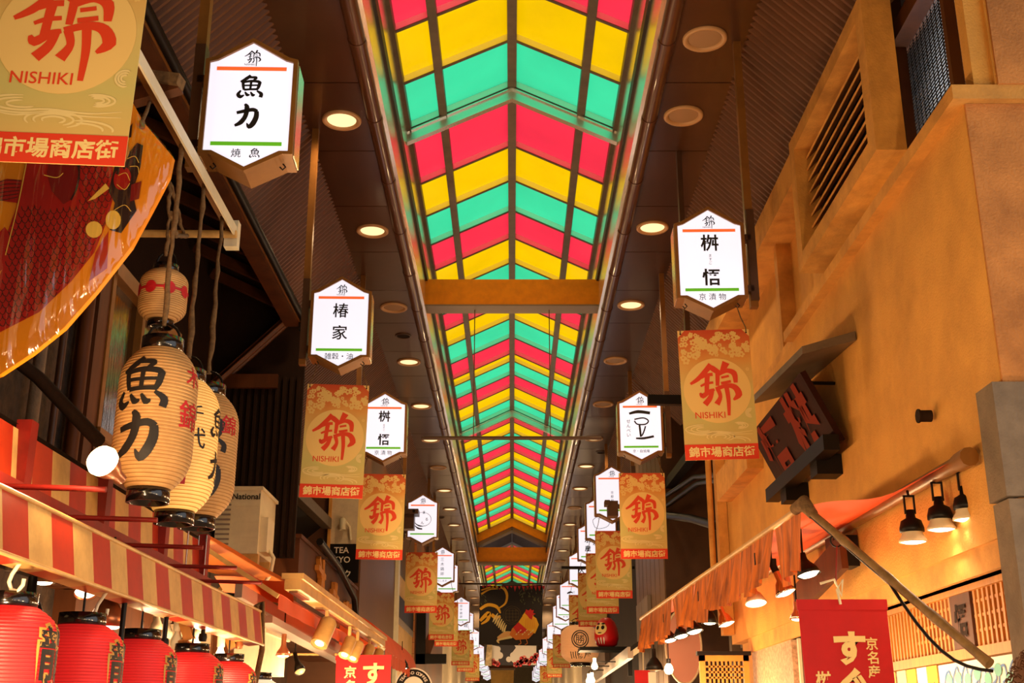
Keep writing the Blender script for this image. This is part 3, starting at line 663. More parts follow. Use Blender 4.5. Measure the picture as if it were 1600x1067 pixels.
for y in (7.08, 7.72, 8.55): mb.box((-2.64, y, 3.36), (-2.55, y + .06, 4.5))
mb.box((-2.64, 7.08, 3.33), (-2.53, 8.6, 3.39)); mb.box((-2.64, 7.08, 4.4), (-2.53, 8.6, 4.5)); mb.build('window_frame', M['gold'], wn)
for i, (px, a, b, r, mm, lb) in enumerate(((55, 540, 690, .035, 'greystone', 'grey vertical drain pipe on the dark stone wall at the left edge'), (92, 480, 690, .022, 'brown', 'thin brown pipe on the dark stone wall'), (128, 440, 690, .04, 'brownwood', 'brown timber post between stone wall and mirror window'), (147, 440, 690, .03, 'brownwood', 'slim brown post directly beside the mirror window'))):
    p = P(px, a, X=-2.6); q = P(px, b, X=-2.6); mb = MB(); mb.tube([(-2.6, (p.y + q.y) / 2, 2.4), (-2.6, (p.y + q.y) / 2, 4.75)], r, 10)
    tag(mb.build('wall_pipe' if i < 2 else 'wall_post', M[mm]), lb, 'pipe' if i < 2 else 'post')
mb = MB(); mb.tube([P(-30, 520, X=-2.3), P(60, 590, X=-2.1), P(155, 690, X=-1.75)], .03, 8)
tag(mb.build('slanting_pole', M['dark']), 'dark slanting pole leading down to the bare reflector bulb', 'pole')

# ------------------------------------------------------------ paper lanterns
def bodyr(z, h, r):   # barrel profile
    u = min(1, abs(z) / (h / 2)); return r * (1 - .47 * max(0, (u - .45) / .55) ** 2.4)
def wrap(mb, st, size, ang, z0, h, r, mi, bold=.03, off=.003, step=.02):
    vs, fs = text_geo(st, bold)
    bm = bmesh.new(); bv = [bm.verts.new((a * size, 0, b * size)) for a, b in vs]
    for f in fs:
        try: bm.faces.new([bv[i] for i in f])
        except ValueError: pass
    for ax, lim in ((0, .6), (2, .6)):
        k = -int(lim * size / step)
        while k * step < lim * size:
            no = Vector((1, 0, 0)) if ax == 0 else Vector((0, 0, 1))
            bmesh.ops.bisect_plane(bm, geom=bm.verts[:] + bm.edges[:] + bm.faces[:], dist=1e-5, plane_co=no * k * step, plane_no=no); k += 1
    bm.verts.index_update(); out = []
    for v in bm.verts:
        z = z0 + v.co.z; rr = bodyr(z, h, r) + off; a = ang + v.co.x / r; out.append((rr * cos(a), rr * sin(a), z))
    mb.add(out, [[v.index for v in f.verts] for f in bm.faces], mi); bm.free()
def lantern(name, label, loc, h, r, paper, texts=(), group=None, collar=.5, ribs=40, cat='lantern', ring=True, collar_h=.055):
    t = thing(name, label, cat, loc, group); mb = MB(); prof = []; mts = []
    n = ribs * 5
    for i in range(n + 1):
        z = -h / 2 + h * i / n; prof.append((bodyr(z, h, r) + .0035 * (abs(sin(pi * i / 5)) - .5), z)); mts.append(1 if i % 5 == 0 else 0)
    mb.lathe(prof, n=40, mats=mts); mb.build('paper_body', paper, t, at=(0, 0, 0))
    cr = bodyr(h / 2, h, r) * 1.02
    for s in (-1, 1):
        mb = MB(); mb.lathe([(cr * .9, s * h / 2 - s * .01), (cr, s * h / 2 - s * .01), (cr, s * (h / 2 + collar_h)), (cr * .82, s * (h / 2 + collar_h)), (cr * .8, s * h / 2)], n=28); mb.build('collar', M['black_gloss'], t, at=(0, 0, 0))
    if texts:
        by = {}
        for a in texts: by.setdefault(a[4], []).append(a)
        for mm, l in by.items():
            mb = MB()
            for st, size, ang, z0, _, bold in l: wrap(mb, st, size, R(ang), z0, h, r, 0, bold)
            mb.build('lettering', M[mm], t, at=(0, 0, 0))
    if ring:
        mb = MB(); top = h / 2 + collar_h
        mb.tube([(cr * .8 * cos(a), 0, top + .07 * sin(a)) for a in [R(i * 20) for i in range(10)]], .006, 6); mb.build('handle', M['black'], t, at=(0, 0, 0))
    return t
M['copper'] = mat('copper_shade', '#b06a42', .3, .6)
M['black_gloss'] = mat('black_lacquer', '#120c0a', .18, coat=.5)
paper = [mat('aged_lantern_paper', '#cfa062', .7, noise=.35, nscale=6, bump=.1, dark='#7a4f26'), mat('aged_rib_line', '#9a6c38', .8)]
paperlit = [mat('lit_lantern_paper', '#f0cc84', .7, emit=.5, ecol='#ffb350', noise=.15, nscale=6), mat('lit_rib_line', '#c08838', .7, emit=.25, ecol='#e08a30')]
M['redprint'] = mat('red_print', '#b8141c', .6)
q = P(243, 655, X=-1.5); LX, LZ = -1.5, q.z
lantern('paper_lantern', 'front aged paper lantern with two bold black characters beside the bare bulb', q, .60, .162, paper, [('魚', .22, -98, .115, 'blacktext', .06), ('力', .2, -98, -.105, 'blacktext', .08), ('木', .1, -14, .17, 'redprint', .01), ('錦', .13, -18, .0, 'redprint', .01)], 'row of aged paper lanterns on ropes')
q2 = P(282, 697, X=-1.5)
lantern('paper_lantern', 'middle glowing paper lantern squeezed between the two duller ones', q2, .60, .162, paperlit, [('千', .08, -55, .12, 'blacktext', .01), ('代', .1, -52, .01, 'blacktext', .01), ('魚', .14, 0, .1, 'blacktext', .03), ('力', .14, 0, -.1, 'blacktext', .03), ('■', .06, -70, -.18, 'redprint', 0)], 'row of aged paper lanterns on ropes')
q3 = P(316, 712, X=-1.5)
lantern('paper_lantern', 'rear aged paper lantern of the row with a red character on its right side', q3, .60, .162, paper, [('魚', .21, -72, .09, 'blacktext', .06), ('力', .2, -72, -.13, 'blacktext', .08), ('錦', .1, -30, .13, 'redprint', .012)], 'row of aged paper lanterns on ropes')
qs = P(255, 463, X=-1.62)
sl = lantern('small_lantern', 'small pale lantern with a red linked-dot band hanging higher up', qs, .245, .108, paper, (), None, ribs=24, collar_h=.03)
mb = MB()
for i in range(8):
    a = R(-150 + i * 45)
    vs = []; c0 = len(mb.v)
    for k in range(18):
        u = 2 * pi * k / 18; x, z = .027 * cos(u), .03 * sin(u); rr = bodyr(z, .245, .108) + .004; vs.append((rr * cos(a + x / .108), rr * sin(a + x / .108), z + .01))
    mb.add(vs, [tuple(range(18))])
mb.lathe([(.1125, .005), (.1125, .017)], n=40); mb.build('red_band', M['redprint'], sl, at=(0, 0, 0))
# ropes
def rope(pts, label, r=.012):
    mb = MB(); pp = []
    for i in range(len(pts) - 1):
        for k in range(14): pp.append(Vector(pts[i]).lerp(Vector(pts[i + 1]), k / 14) + Vector((rnd.uniform(-1, 1), rnd.uniform(-1, 1), 0)) * .005)
    pp.append(Vector(pts[-1])); mb.tube(pp, [r * rnd.uniform(.7, 1.35) for _ in pp], 7)
    return tag(mb.build('rope', M['rope']), label, 'rope', 'dusty lantern ropes')
top = .30 + .055 + .06
rope([(q.x, q.y, q.z + top), (q.x, q.y, 4.14)], 'dusty rope holding the front paper lantern')
rope([(q2.x, q2.y, q2.z + top), (q2.x, q2.y, 4.14)], 'dusty rope holding the middle glowing lantern')
rope([(q3.x, q3.y, q3.z + top), (q3.x, q3.y, 4.14)], 'dusty rope holding the rear paper lantern')
rope([(qs.x, qs.y, qs.z + .2), (qs.x - .02, qs.y, 4.11), (qs.x - .12, 5.78, 4.11)], 'dusty cord of the small red-banded lantern', .008)
rope([(-1.72, 5.78, 4.1), (-1.6, 5.2, 3.85), (-1.52, q.y, 3.8)], 'slack rope looping from the cross pipe', .01)
# bare reflector bulb
b = thing('reflector_bulb', 'bare glowing reflector bulb beside the front paper lantern', 'bulb', P(162, 722, X=-1.5))
T = Matrix.Rotation(R(-58), 4, 'Y') @ Matrix.Rotation(R(50), 4, 'X')
dirv = Vector((-.25, -.75, .3)).normalized(); T = dirv.to_track_quat('Z', 'Y').to_matrix().to_4x4()
mb = MB(); mb.lathe([(0, .05), (.03, .046), (.052, .03), (.06, .008), (.055, -.01)], n=24, M=T, mats=[0] * 4); mb.build('lens', M['bulb'], b, at=(0, 0, 0))
mb = MB(); mb.lathe([(.056, -.008), (.045, -.045), (.025, -.08), (.022, -.12), (0, -.12)], n=20, M=T); mb.build('socket', M['copper'], b, at=(0, 0, 0))
lamp('bulb_light', Vector(b.location) + dirv * .11, 16, WARM, .05, b)

# ------------------------------------------------------------ koi festival sheet wrapped in clear plastic
KY = 4.25
def kp(x, y): v = P(x, y, Y=KY); return (v.x, v.z)
koi = thing('carp_poster', 'orange hanging sheet printed with a red carp, wrapped in clear plastic', 'poster', P(120, 330, Y=KY))
out = [(60, 20), (150, 70), (190, 128), (222, 188), (270, 245), (264, 275), (236, 328), (205, 385), (150, 455), (100, 512), (50, 552), (0, 585), (-80, 610), (-150, 560), (-190, 420), (-190, 200), (-100, 60)]
mb = MB(); mb.poly([kp(*p) for p in out], KY, KY + .03); mb.build('printed_sheet', mat('orange_print_sheet', '#f0900e', .5, noise=.2, nscale=2, dark='#b05a10'), koi)
redc = mat('carp_red', '#b5160c', .5, noise=.35, nscale=3, dark='#5a0804'); redd = mat('carp_dark_red', '#7a0c08', .5); outl = mat('ink_brown', '#2a0d06', .6); gd = mat('print_yellow', '#f0c050', .5); skin_ = mat('print_tan', '#cf8a48', .6)
CARP = [(58, 190), (120, 180), (165, 205), (176, 260), (180, 300), (168, 345), (148, 395), (112, 440), (62, 488), (0, 520), (-60, 530), (-50, 470), (-10, 455), (5, 420), (10, 370), (28, 320), (42, 255)]
mb = MB()
mb.flat([kp(*p) for p in CARP], KY - .004, 0)
mb.flat([kp(*p) for p in [(86, 225), (105, 236), (123, 260), (122, 290), (114, 312), (100, 320), (82, 300), (74, 270)]], KY - .006, 1)
for pts in ([(35, 282), (12, 280), (-20, 290), (-5, 300), (-30, 312), (0, 314), (28, 318)], [(8, 355), (-15, 380), (-30, 430), (0, 425), (22, 410), (26, 380)], [(150, 395), (170, 362), (168, 420), (140, 440)]): mb.flat([kp(*p) for p in pts], KY - .005, 0)
mb.build('carp_print', [redc, redd], koi)
mb = MB()
def kstroke(pts, wpx, y): mb.stroke([kp(*p) for p in pts], wpx * KY / F * 1.04, y)
def inside(x, y, poly):
    c = False
    for (x0, y0), (x1, y1) in zip(poly, poly[1:] + poly[:1]):
        if (y0 > y) != (y1 > y) and x < (x1 - x0) * (y - y0) / (y1 - y0) + x0: c = not c
    return c
for j in range(34):
    for i in range(26):
        x = -50 + i * 10 + (j % 2) * 5; y = 212 + j * 9.2 + (x - 60) * -.12
        if (x < 126 and y < 322) or not all(inside(x + dx_, y + dy_, CARP) for dx_, dy_ in ((-6, 0), (6, 0), (0, 8), (0, -3))): continue
        kstroke([(x - 5.2, y - 1), (x - 3, y + 5), (x + 2, y + 6.5), (x + 5, y + .5)], 1.15, KY - .0075)
for i in range(6): kstroke([(34 - i, 284 + i * 5), (10, 283 + i * 6), (-20, 292 + i * 5)], 1.2, KY - .0075)
kstroke([(86, 225), (108, 236), (124, 262), (122, 292), (112, 314)], 3, KY - .0085)
mb.build('scale_lines', outl, koi)
mb = MB(); kstroke([(100, 214), (110, 216), (114, 208), (110, 200)], 3.5, KY - .009)
for pts in ([(44, 250), (30, 320), (10, 400)], [(70, 275), (90, 279), (100, 272)]): kstroke(pts, 1.6, KY - .009)
mb.flat([kp(178 + 0 + 12 * cos(a), 345 + 15 * sin(a)) for a in [i * .4 for i in range(16)]], KY - .009); mb.flat([kp(148 + 13 * cos(a), 360 + 13 * sin(a)) for a in [i * .4 for i in range(16)]], KY - .0088); mb.flat([kp(*p) for p in [(138, 316), (166, 288), (172, 296), (150, 312)]], KY - .009)
mb.build('gold_details', gd, koi)
mb = MB(); mb.flat([kp(*p) for p in [(172, 226), (186, 217), (200, 224), (203, 240), (196, 256), (184, 262), (173, 252)]], KY - .006, 0)
mb.flat([kp(*p) for p in [(172, 224), (182, 206), (200, 204), (208, 194), (206, 216), (192, 218)]], KY - .0085, 1)
mb.flat([kp(*p) for p in [(182, 252), (198, 244), (215, 224), (224, 228), (220, 262), (208, 300), (214, 330), (190, 365), (172, 360), (180, 318), (170, 300)]], KY - .005, 1)
mb.disc(*kp(192, 280), .034, KY - .0075, 2, rz=.05); mb.flat([kp(*p) for p in [(206, 290), (222, 284), (218, 312), (204, 316)]], KY - .0078, 3)
for pts, w_, mi_ in (([(178, 232), (184, 230)], 1.5, 1), ([(192, 234), (198, 235)], 1.5, 1), ([(188, 236), (186, 244), (190, 246)], 1.1, 1), ([(180, 250), (188, 252), (196, 249)], 1.6, 1), ([(182, 256), (186, 268), (184, 274)], 5, 1), ([(192, 256), (196, 266)], 4, 1), ([(186, 276), (198, 272), (204, 284)], 1.2, 4), ([(184, 290), (196, 298), (204, 288)], 1.2, 4), ([(200, 250), (212, 246), (218, 256)], 1.2, 4), ([(204, 262), (216, 262), (218, 272)], 1.2, 4), ([(180, 330), (196, 322), (206, 332)], 1.1, 4), ([(178, 346), (190, 340)], 1.1, 4)):
    mb.stroke([kp(*p) for p in pts], w_ * KY / F * 1.04, KY - .0098, mi_)
mb.build('robed_figure_print', [skin_, outl, redc, redd, gd], koi)
mp_ = bpy.data.materials.new('clear_plastic'); mp_.use_nodes = True; nt = mp_.node_tree
for n in list(nt.nodes):
    if n.type != 'OUTPUT_MATERIAL': nt.nodes.remove(n)
o_ = nt.nodes['Material Output']; tr = nt.nodes.new('ShaderNodeBsdfTransparent'); gs = nt.nodes.new('ShaderNodeBsdfGlossy'); gs.inputs['Roughness'].default_value = .12; mx = nt.nodes.new('ShaderNodeMixShader'); mx.inputs[0].default_value = .1
tc = nt.nodes.new('ShaderNodeTexCoord'); mpn = nt.nodes.new('ShaderNodeMapping'); mpn.inputs['Rotation'].default_value = (0, R(-35), 0); mpn.inputs['Scale'].default_value = (5, 1, .6); ns = nt.nodes.new('ShaderNodeTexNoise'); ns.inputs['Scale'].default_value = 3; bp = nt.nodes.new('ShaderNodeBump'); bp.inputs['Strength'].default_value = 1; bp.inputs['Distance'].default_value = .05
nt.links.new(tc.outputs['Object'], mpn.inputs[0]); nt.links.new(mpn.outputs[0], ns.inputs[0]); nt.links.new(ns.outputs[0], bp.inputs['Height']); nt.links.new(bp.outputs[0], gs.inputs['Normal'])
nt.links.new(tr.outputs[0], mx.inputs[1]); nt.links.new(gs.outputs[0], mx.inputs[2]); nt.links.new(mx.outputs[0], o_.inputs[0])
mb = MB(); op = [kp(*p) for p in out]; cx = sum(p[0] for p in op) / len(op); cz = sum(p[1] for p in op) / len(op)
rings = [(1.01, 0), (.985, -.03), (.9, -.05), (.5, -.075), (.1, -.085)]; n = len(op); vs = []
for k, dy in rings: vs += [(cx + (x - cx) * k, KY + dy + .005, cz + (z - cz) * k) for x, z in op]
mb.add(vs, [(i * n + j, i * n + (j + 1) % n, (i + 1) * n + (j + 1) % n, (i + 1) * n + j) for i in range(len(rings) - 1) for j in range(n)] + [tuple(range(4 * n, 5 * n))], 0, True); mb.build('plastic_wrap', mp_, koi)
mb = MB(); mb.tube([P(222, 190, Y=KY - .01), P(230, 172, Y=4.3), P(233, 160, Y=4.4)], .008, 6); mb.tube([P(222, 190, Y=KY - .012), P(222, 200, Y=KY - .012)], .012, 6); mb.build('tie_cord', M['rope'], koi)

# ------------------------------------------------------------ striped stall canopy
st = thing('stall_canopy', 'red and cream striped stall canopy with projecting red rods, lower left', 'canopy', (-1.8, 5, 2.3))
def stripes(mb, pa, pb, ya, yb, period=.42, ph=0, thick=.06):
    """striped band along y between profile points pa (top) and pb (bottom) given as (x,z)"""
    k = math.floor((ya - ph) / period * 2); y = ph + k * period / 2
    while y < yb:
        a, b = max(y, ya), min(y + period / 2, yb); mi = k % 2
        if b > a:
            vs = [(pa[0], a, pa[1]), (pa[0], b, pa[1]), (pb[0], b, pb[1]), (pb[0], a, pb[1])]; mb.add(vs, [(0, 1, 2, 3)], mi)
        y += period / 2; k += 1
mb = MB(); stripes(mb, (-1.6, 2.33), (-1.57, 2.13), 1.5, 7.7, ph=.1); stripes(mb, (-1.6, 2.33), (-1.66, 2.335), 1.5, 7.7, ph=.1); stripes(mb, (-1.57, 2.13), (-1.66, 2.12), 1.5, 7.7, ph=.1)
mb.add([(-1.6, 7.7, 2.33), (-1.57, 7.7, 2.13), (-1.66, 7.7, 2.12), (-1.66, 7.7, 2.335)], [(0, 1, 2, 3)], 0)
mb.tube([(-1.6, 1.5, 2.335), (-1.6, 7.7, 2.335)], .009, 6, 0); mb.tube([(-1.57, 1.5, 2.128), (-1.57, 7.7, 2.128)], .009, 6, 0)
mb.build('striped_fascia', [M['creamdirt'], M['redplastic']], st)
mb = MB(); stripes(mb, (-1.95, 2.74), (-1.93, 2.5), 2.2, 7.4, ph=.3); mb.build('upper_band', [M['creamdirt'], M['redplastic']], st)
mb = MB(); mb.bar((-1.9, 2.2, 2.47), (-1.9, 7.5, 2.47), .04, .09); mb.build('beam', M['red'], st)
mb = MB(); mb.add([(-1.91, 2.2, 2.425), (-1.91, 7.4, 2.425), (-1.64, 7.4, 2.33), (-1.64, 2.2, 2.33)], [(0, 1, 2, 3)]); mb.build('shade_sheet', M['dark'], st)  # dark sheet standing in for the darkness between beam and fascia
for y in (3.65, 4.55, 5.5, 6.5, 7.4): mb = MB(); mb.box((-1.96, y, 2.45), (-1.9, y + .07, 2.78)); mb.build('post', M['red'], st)
for px in (160, 245, 320, 375, 415):
    y = 1.5 * F / (800 - px) * .998; mb = MB(); mb.tube([(-1.96, y, 2.47), (-1.5, y, 2.455)], .011, 8); mb.build('rod', M['red'], st)
mb = MB(); mb.add([(-1.95, 1.5, 2.76), (-1.95, 7.5, 2.76), (-3.0, 7.5, 2.9), (-3.0, 1.5, 2.9)], [(0, 1, 2, 3)]); mb.build('roof_sheet', M['dark'], st)
mb = MB(); mb.tube([(-1.63, 7.68, 2.36), (-1.6, 7.72, 2.4), (-1.58, 7.72, 2.1), (-1.62, 7.7, 1.8), (-1.6, 7.7, 1.5)], .018, 7); mb.build('binding_rope', M['rope'], st)
# shop behind it
mb = MB(); mb.box((-3.0, 2, 0), (-2.93, 9.4, 2.85)); structure(mb, 'wall_left_shop', mat('orange_shop_board', '#d98a3c', .6, noise=.2, nscale=5))
ar = thing('arched_signboard', 'orange arched signboard at the back of the lantern stall', 'signboard', P(105, 995, X=-2.9))
mb = MB(); c_ = P(105, 1005, X=-2.9); pr = [(c_.y + .62 * cos(a), c_.z + .2 * sin(a)) for a in [pi * i / 14 for i in range(15)]]
for (yy, zz), k in ((pr[0], 0),): pass
vs = [(-2.92, y, z) for y, z in pr] + [(-2.86, y, z) for y, z in pr]; n = len(pr); mb.add(vs, [tuple(range(n, 2 * n)), tuple(range(n - 1, -1, -1))] + [(i, i + 1, n + i + 1, n + i) for i in range(n - 1)]); mb.build('board', M['red'], ar)
mb = MB(); vs = [(-2.85, c_.y + (y - c_.y) * .93, c_.z + (z - c_.z) * .85 + .005) for y, z in pr]; mb.add(vs, [tuple(range(n))], 0); mb.build('cream_field', M['creamdirt'], ar)
mb = MB(); mb.box((-2.92, c_.y - .7, c_.z - .16), (-2.86, c_.y + .7, c_.z - .02)); mb.build('foot_rail', M['dark'], ar)
mb = MB(); mb.box((-2.75, 3.5, 2.42), (-2.6, 7.3, 2.6)); mb.box((-2.6, 4.2, 2.36), (-2.45, 4.55, 2.66), 1); tag(mb.build('stall_shelf', [M['dark'], M['cream']]), 'dark high shelf with a cream box inside the lantern stall', 'shelf')
# red lanterns
redp = [mat('red_lantern_paper', '#e02022', .5, emit=.3, ecol='#ff2a26', noise=.1, nscale=9, dark='#a83a2c'), mat('red_rib_line', '#b8181a', .6, emit=.22, ecol='#e82422')]  # slight emission put into the paper for the light of neighbouring bulbs
M['goldprint'] = mat('gold_print', '#c8923c', .5)
RL = [(30, 'red paper lantern at the lower left corner, under the white hook'), (145, 'second red paper lantern from the left, below the copper lamp'), (236, 'third red paper lantern from the left'), (316, 'fourth red paper lantern from the left, behind a glowing bulb'), (372, 'last red paper lantern of the row, next to the white one')]
for i, (px, lb) in enumerate(RL + [(418, 'white paper lantern at the end of the red lantern row')]):
    y = 1.66 * F / (800 - px); loc = Vector((-1.66, y * .999, 1.815 if i < 5 else 1.75))
    o = lantern('red_lantern' if i < 5 else 'white_lantern', lb, loc, .36, .165, redp if i < 5 else [glow('white_lit_paper', '#ffe4c0', .9), glow('white_rib', '#f0d0a0', .8)], [('龍', .19, 2, .03, 'goldprint', .05), ('龍', .18, 2, .031, 'blacktext', .02), ('神', .18, 2, -.13, 'blacktext', .03)] if i < 5 else (), 'red lanterns under the striped fascia' if i < 5 else None, ribs=30, collar_h=.045, ring=False)
    mb = MB(); mb.tube([(0, 0, .2), (0, 0, 2.125 - loc.z)], .005, 5); mb.build('cord', M['black'], o, at=(0, 0, 0))
# lamps
def cone_lamp(label, loc, r=.09, h=.12, shade='black', on=True, watts=0, group=None, dirv=(0, 0, -1), neck=.1, cord=0):
    t = thing('shop_lamp', label, 'lamp', loc, group); T = Vector(dirv).to_track_quat('-Z', 'Y').to_matrix().to_4x4()
    mb = MB(); mb.lathe([(.018, neck), (.02, .02), (r * .45, 0), (r * .8, -h * .45), (r, -h), (r * .97, -h), (r * .75, -h * .45), (0, -.015)], n=24, M=T); mb.build('shade', M[shade], t, at=(0, 0, 0))
    mb = MB(); mb.lathe([(r * .93, -h + .012), (r * .6, -h - .006), (0, -h - .012)], n=20, M=T); mb.build('lens', M['bulbw'] if on else M['unlit'], t, at=(0, 0, 0))
    if cord:
        q_ = T @ Vector((0, 0, neck - .01)); zt_ = (2.73 - loc[2]) if loc[0] > 0 else (q_.z + cord); mb = MB(); mb.tube([q_, (q_.x, q_.y, zt_)], .006, 6); mb.build('cord', M['black'], t, at=(0, 0, 0))
    if watts: lamp('lamp_light', Vector(loc) + Vector(dirv).normalized() * (h + .05), watts, WARMW, .06, t, spot=160, aim=dirv)
    return t
M['copper'] = mat('copper_shade', '#b06a42', .3, .6)
cone_lamp('black cone lamp above the corner red lantern', P(47, 940, X=-1.95), .085, .15, 'black', True, 22, cord=.2)
cone_lamp('copper bell lamp over the second red lantern', P(170, 938, X=-1.85), .085, .12, 'copper', True, 22, cord=.2)
cone_lamp('small copper lamp with a white lens, tilted, behind the striped fascia', P(135, 908, X=-2.1), .06, .07, 'copper', True, 6, dirv=(.3, -.5, -1), cord=.2)
cone_lamp('grey dusty lamp at the back of the lantern stall', P(70, 885, X=-2.3), .06, .08, 'rope', True, 14, cord=.2)
# S hooks
for i, (px, py, lb) in enumerate(((28, 885, 'white S-shaped hook holding the corner red lantern'), (160, 935, 'white S-shaped hook beside the copper lamp'))):
    p = P(px, py, X=-1.62); mb = MB(); s_ = .06
    mb.tube([p + Vector((a * .8, 0, b)) for a, b in ((-.03, .035), (-.033, .055), (-.015, .075), (.012, .07), (.026, .05), (.018, .025), (-.002, 0), (-.02, -.025), (-.028, -.05), (-.015, -.075), (.012, -.08), (.03, -.06), (.032, -.04))], .007, 8)
    tag(mb.build('s_hook', M['cream']), lb, 'hook', 'white hooks')
# hanging sockets with bulbs and wooden blocks
def bulb_fitting(px, py, X, lb, on=True, watts=6):
    p = P(px, py, X=X); t = thing('bulb_fitting', lb, 'bulb', p, 'bulb fittings under the striped fascia')
    mb = MB(); mb.lathe([(.02, .07), (.024, .065), (.024, 0), (.019, -.005)], n=14); mb.build('socket', M['cream'], t, at=(0, 0, 0))
    mb = MB(); mb.lathe([(.014, 0), (.018, -.02), (.032, -.05), (.034, -.07), (.024, -.095), (0, -.103)], n=16); mb.build('bulb', M['bulb'] if on else M['cream'], t, at=(0, 0, 0))
    mb = MB(); mb.tube([(0, 0, .06), (0, 0, max(.08, (2.12 if X > -1.85 else 2.77) - p.z))], .006, 6); mb.build('rod', M['chrome'], t, at=(0, 0, 0))
    if on: lamp('bulb_light', p + Vector((.06, -.05, -.1)), watts, WARM, .05, t)
bulb_fitting(220, 1010, -1.8, 'glowing bulb between the second and third red lanterns'); bulb_fitting(308, 1000, -1.75, 'glowing bulb in front of the fourth red lantern'); bulb_fitting(345, 1010, -1.72, 'glowing bulb above the last red lantern')
bulb_fitting(278, 985, -1.75, 'unlit socket and pipe between the bulbs', False)
for px_, py_, x_ in ((246, 962, -1.95), (262, 972, -2.0), (300, 972, -1.95), (282, 978, -1.9), (312, 978, -1.9)): bulb_fitting(px_, py_, x_, 'unlit cream lamp socket hanging in the row behind the red lanterns', False)
for i, (px, py, lb) in enumerate(((292, 985, 'upper wooden tag hanging between the bulbs'), (290, 1015, 'lower wooden tag hanging between the bulbs'), (360, 1000, 'slanting wooden tag near the last bulb'))):
    p = P(px, py, X=-1.7); mb = MB(); mb.bar(p + Vector((-.02, 0, .05)), p + Vector((.02, 0, -.05)), .05, .05); mb.tube([p + Vector((-.02, 0, .04)), (p.x - .02, p.y, 2.12)], .003, 5); tag(mb.build('wooden_tag', M['orangewood']), lb, 'tag', 'wooden tags among the bulbs')
for i, (px, py, lb) in enumerate(((196, 960, 'dark turnbuckle bar hanging left of the third lantern'), (263, 960, 'dark bar hanging over the third lantern'), (322, 960, 'dark bar hanging right of the bulb'), (378, 980, 'orange pipe stub near the fascia end'))):
    p = P(px, py - 30, X=-1.64); mb = MB(); mb.tube([p, p + Vector((0, 0, -.2))], .012, 8); mb.lathe([(.02, 0), (.024, -.02), (.02, -.04)], p + Vector((0, 0, -.2)), 10); tag(mb.build('hanging_bar', M['black'] if i < 3 else M['copper']), lb, 'bar')
# white hood beyond the stall
t = thing('white_hood', 'white panelled hood past the end of the striped canopy', 'hood', (-2.3, 9.6, 2.2))
mb = MB(); mb.box((-2.9, 9.4, 2.05), (-1.93, 10.4, 2.36)); mb.box((-2.9, 9.37, 2.34), (-1.9, 10.43, 2.4)); mb.build('body', M['pale'], t)
mb = MB(); mb.box((-2.3, 9.37, 2.1), (-2.14, 9.4, 2.34)); mb.build('wooden_plaque', M['brownwood'], t)
cone_lamp('small copper lamp beside the white hood', P(443, 1012, X=-1.75), .06, .06, 'copper', True, 6, neck=.16, cord=.2)
cone_lamp('black tilted lamp on the dark wall past the white hood', P(465, 1035, X=-1.85), .05, .1, 'black', False, 0, dirv=(.4, -.5, -.9), cord=.34)

# ------------------------------------------------------------ air conditioners, awning, light rail, carved box
ac = thing('air_conditioner', 'beige outdoor air conditioner unit next to the rear paper lantern', 'air conditioner', (-2.46, 10.6, 3.12))
mb = MB(); mb.box((-2.66, 10.6, 3.12), (-2.27, 11.3, 3.7)); mb.box((-2.68, 10.58, 3.69), (-2.25, 11.32, 3.72)); mb.box((-2.27, 10.65, 3.14), (-2.2, 10.95, 3.45))
for z in (3.26, 3.4, 3.54): mb.box((-2.5, 10.595, z), (-2.27, 10.6, z + .006))
mb.build('casing', M['cream'], ac)
mb = MB()
for i in range(12): mb.box((-2.66, 10.585, 3.15 + i * .044), (-2.53, 10.6, 3.165 + i * .044))
mb.build('grille', M['greybeam'], ac)
mb = MB(); mb.text('National', .075, -2.4, 3.63, 10.594, bold=.02); mb.build('lettering', M['blacktext'], ac)
mb = MB(); mb.box((-2.66, 10.65, 3.0), (-2.27, 10.72, 3.12)); mb.box((-2.66, 11.18, 3.0), (-2.27, 11.25, 3.12)); mb.bar((-2.3, 10.68, 3.1), (-2.6, 10.68, 2.8), .04, .04); mb.build('bracket', M['creamdirt'], ac)
mb = MB(); mb.tube([(-2.22, 10.8, 3.2), (-2.15, 10.75, 3.1), (-2.17, 10.75, 2.95), (-2.25, 10.8, 2.85)], .018, 8); mb.build('hose', M['cream'], ac)
ac2 = thing('air_conditioner', 'second, farther beige air conditioner unit behind the branded one', 'air conditioner', (-2.75, 12.2, 3.45))
mb = MB(); mb.box((-2.98, 12.2, 3.42), (-2.46, 12.8, 3.83)); mb.box((-3.0, 12.18, 3.82), (-2.44, 12.82, 3.85)); mb.build('casing', M['cream'], ac2)
mb = MB(); mb.box((-2.96, 12.185, 3.5), (-2.6, 12.2, 3.78)); mb.build('grille', M['black'], ac2)
aw = thing('orange_awning', 'orange fabric awning sloping over the left shop with the light rail', 'awning', (-2.0, 11, 2.8))
def cloth(mb, f, nu, nv, mi=0):
    vs = [f(i / nu, j / nv) for j in range(nv + 1) for i in range(nu + 1)]
    mb.add(vs, [(j * (nu + 1) + i, j * (nu + 1) + i + 1, (j + 1) * (nu + 1) + i + 1, (j + 1) * (nu + 1) + i) for j in range(nv) for i in range(nu)], mi, True)
orangef = mat('orange_awning_cloth', '#e07a1e', .7, noise=.15, nscale=3); orangef2 = mat('deep_orange_cloth', '#dc4e08', .7, noise=.2, nscale=3, dark='#8a2c0c')
mb = MB(); cloth(mb, lambda u, v: (-2.08 + .53 * u, 8.0 + 5.8 * v, 2.8 - .32 * u - .03 * sin(pi * u) + .006 * sin(v * 40) * u), 12, 40)
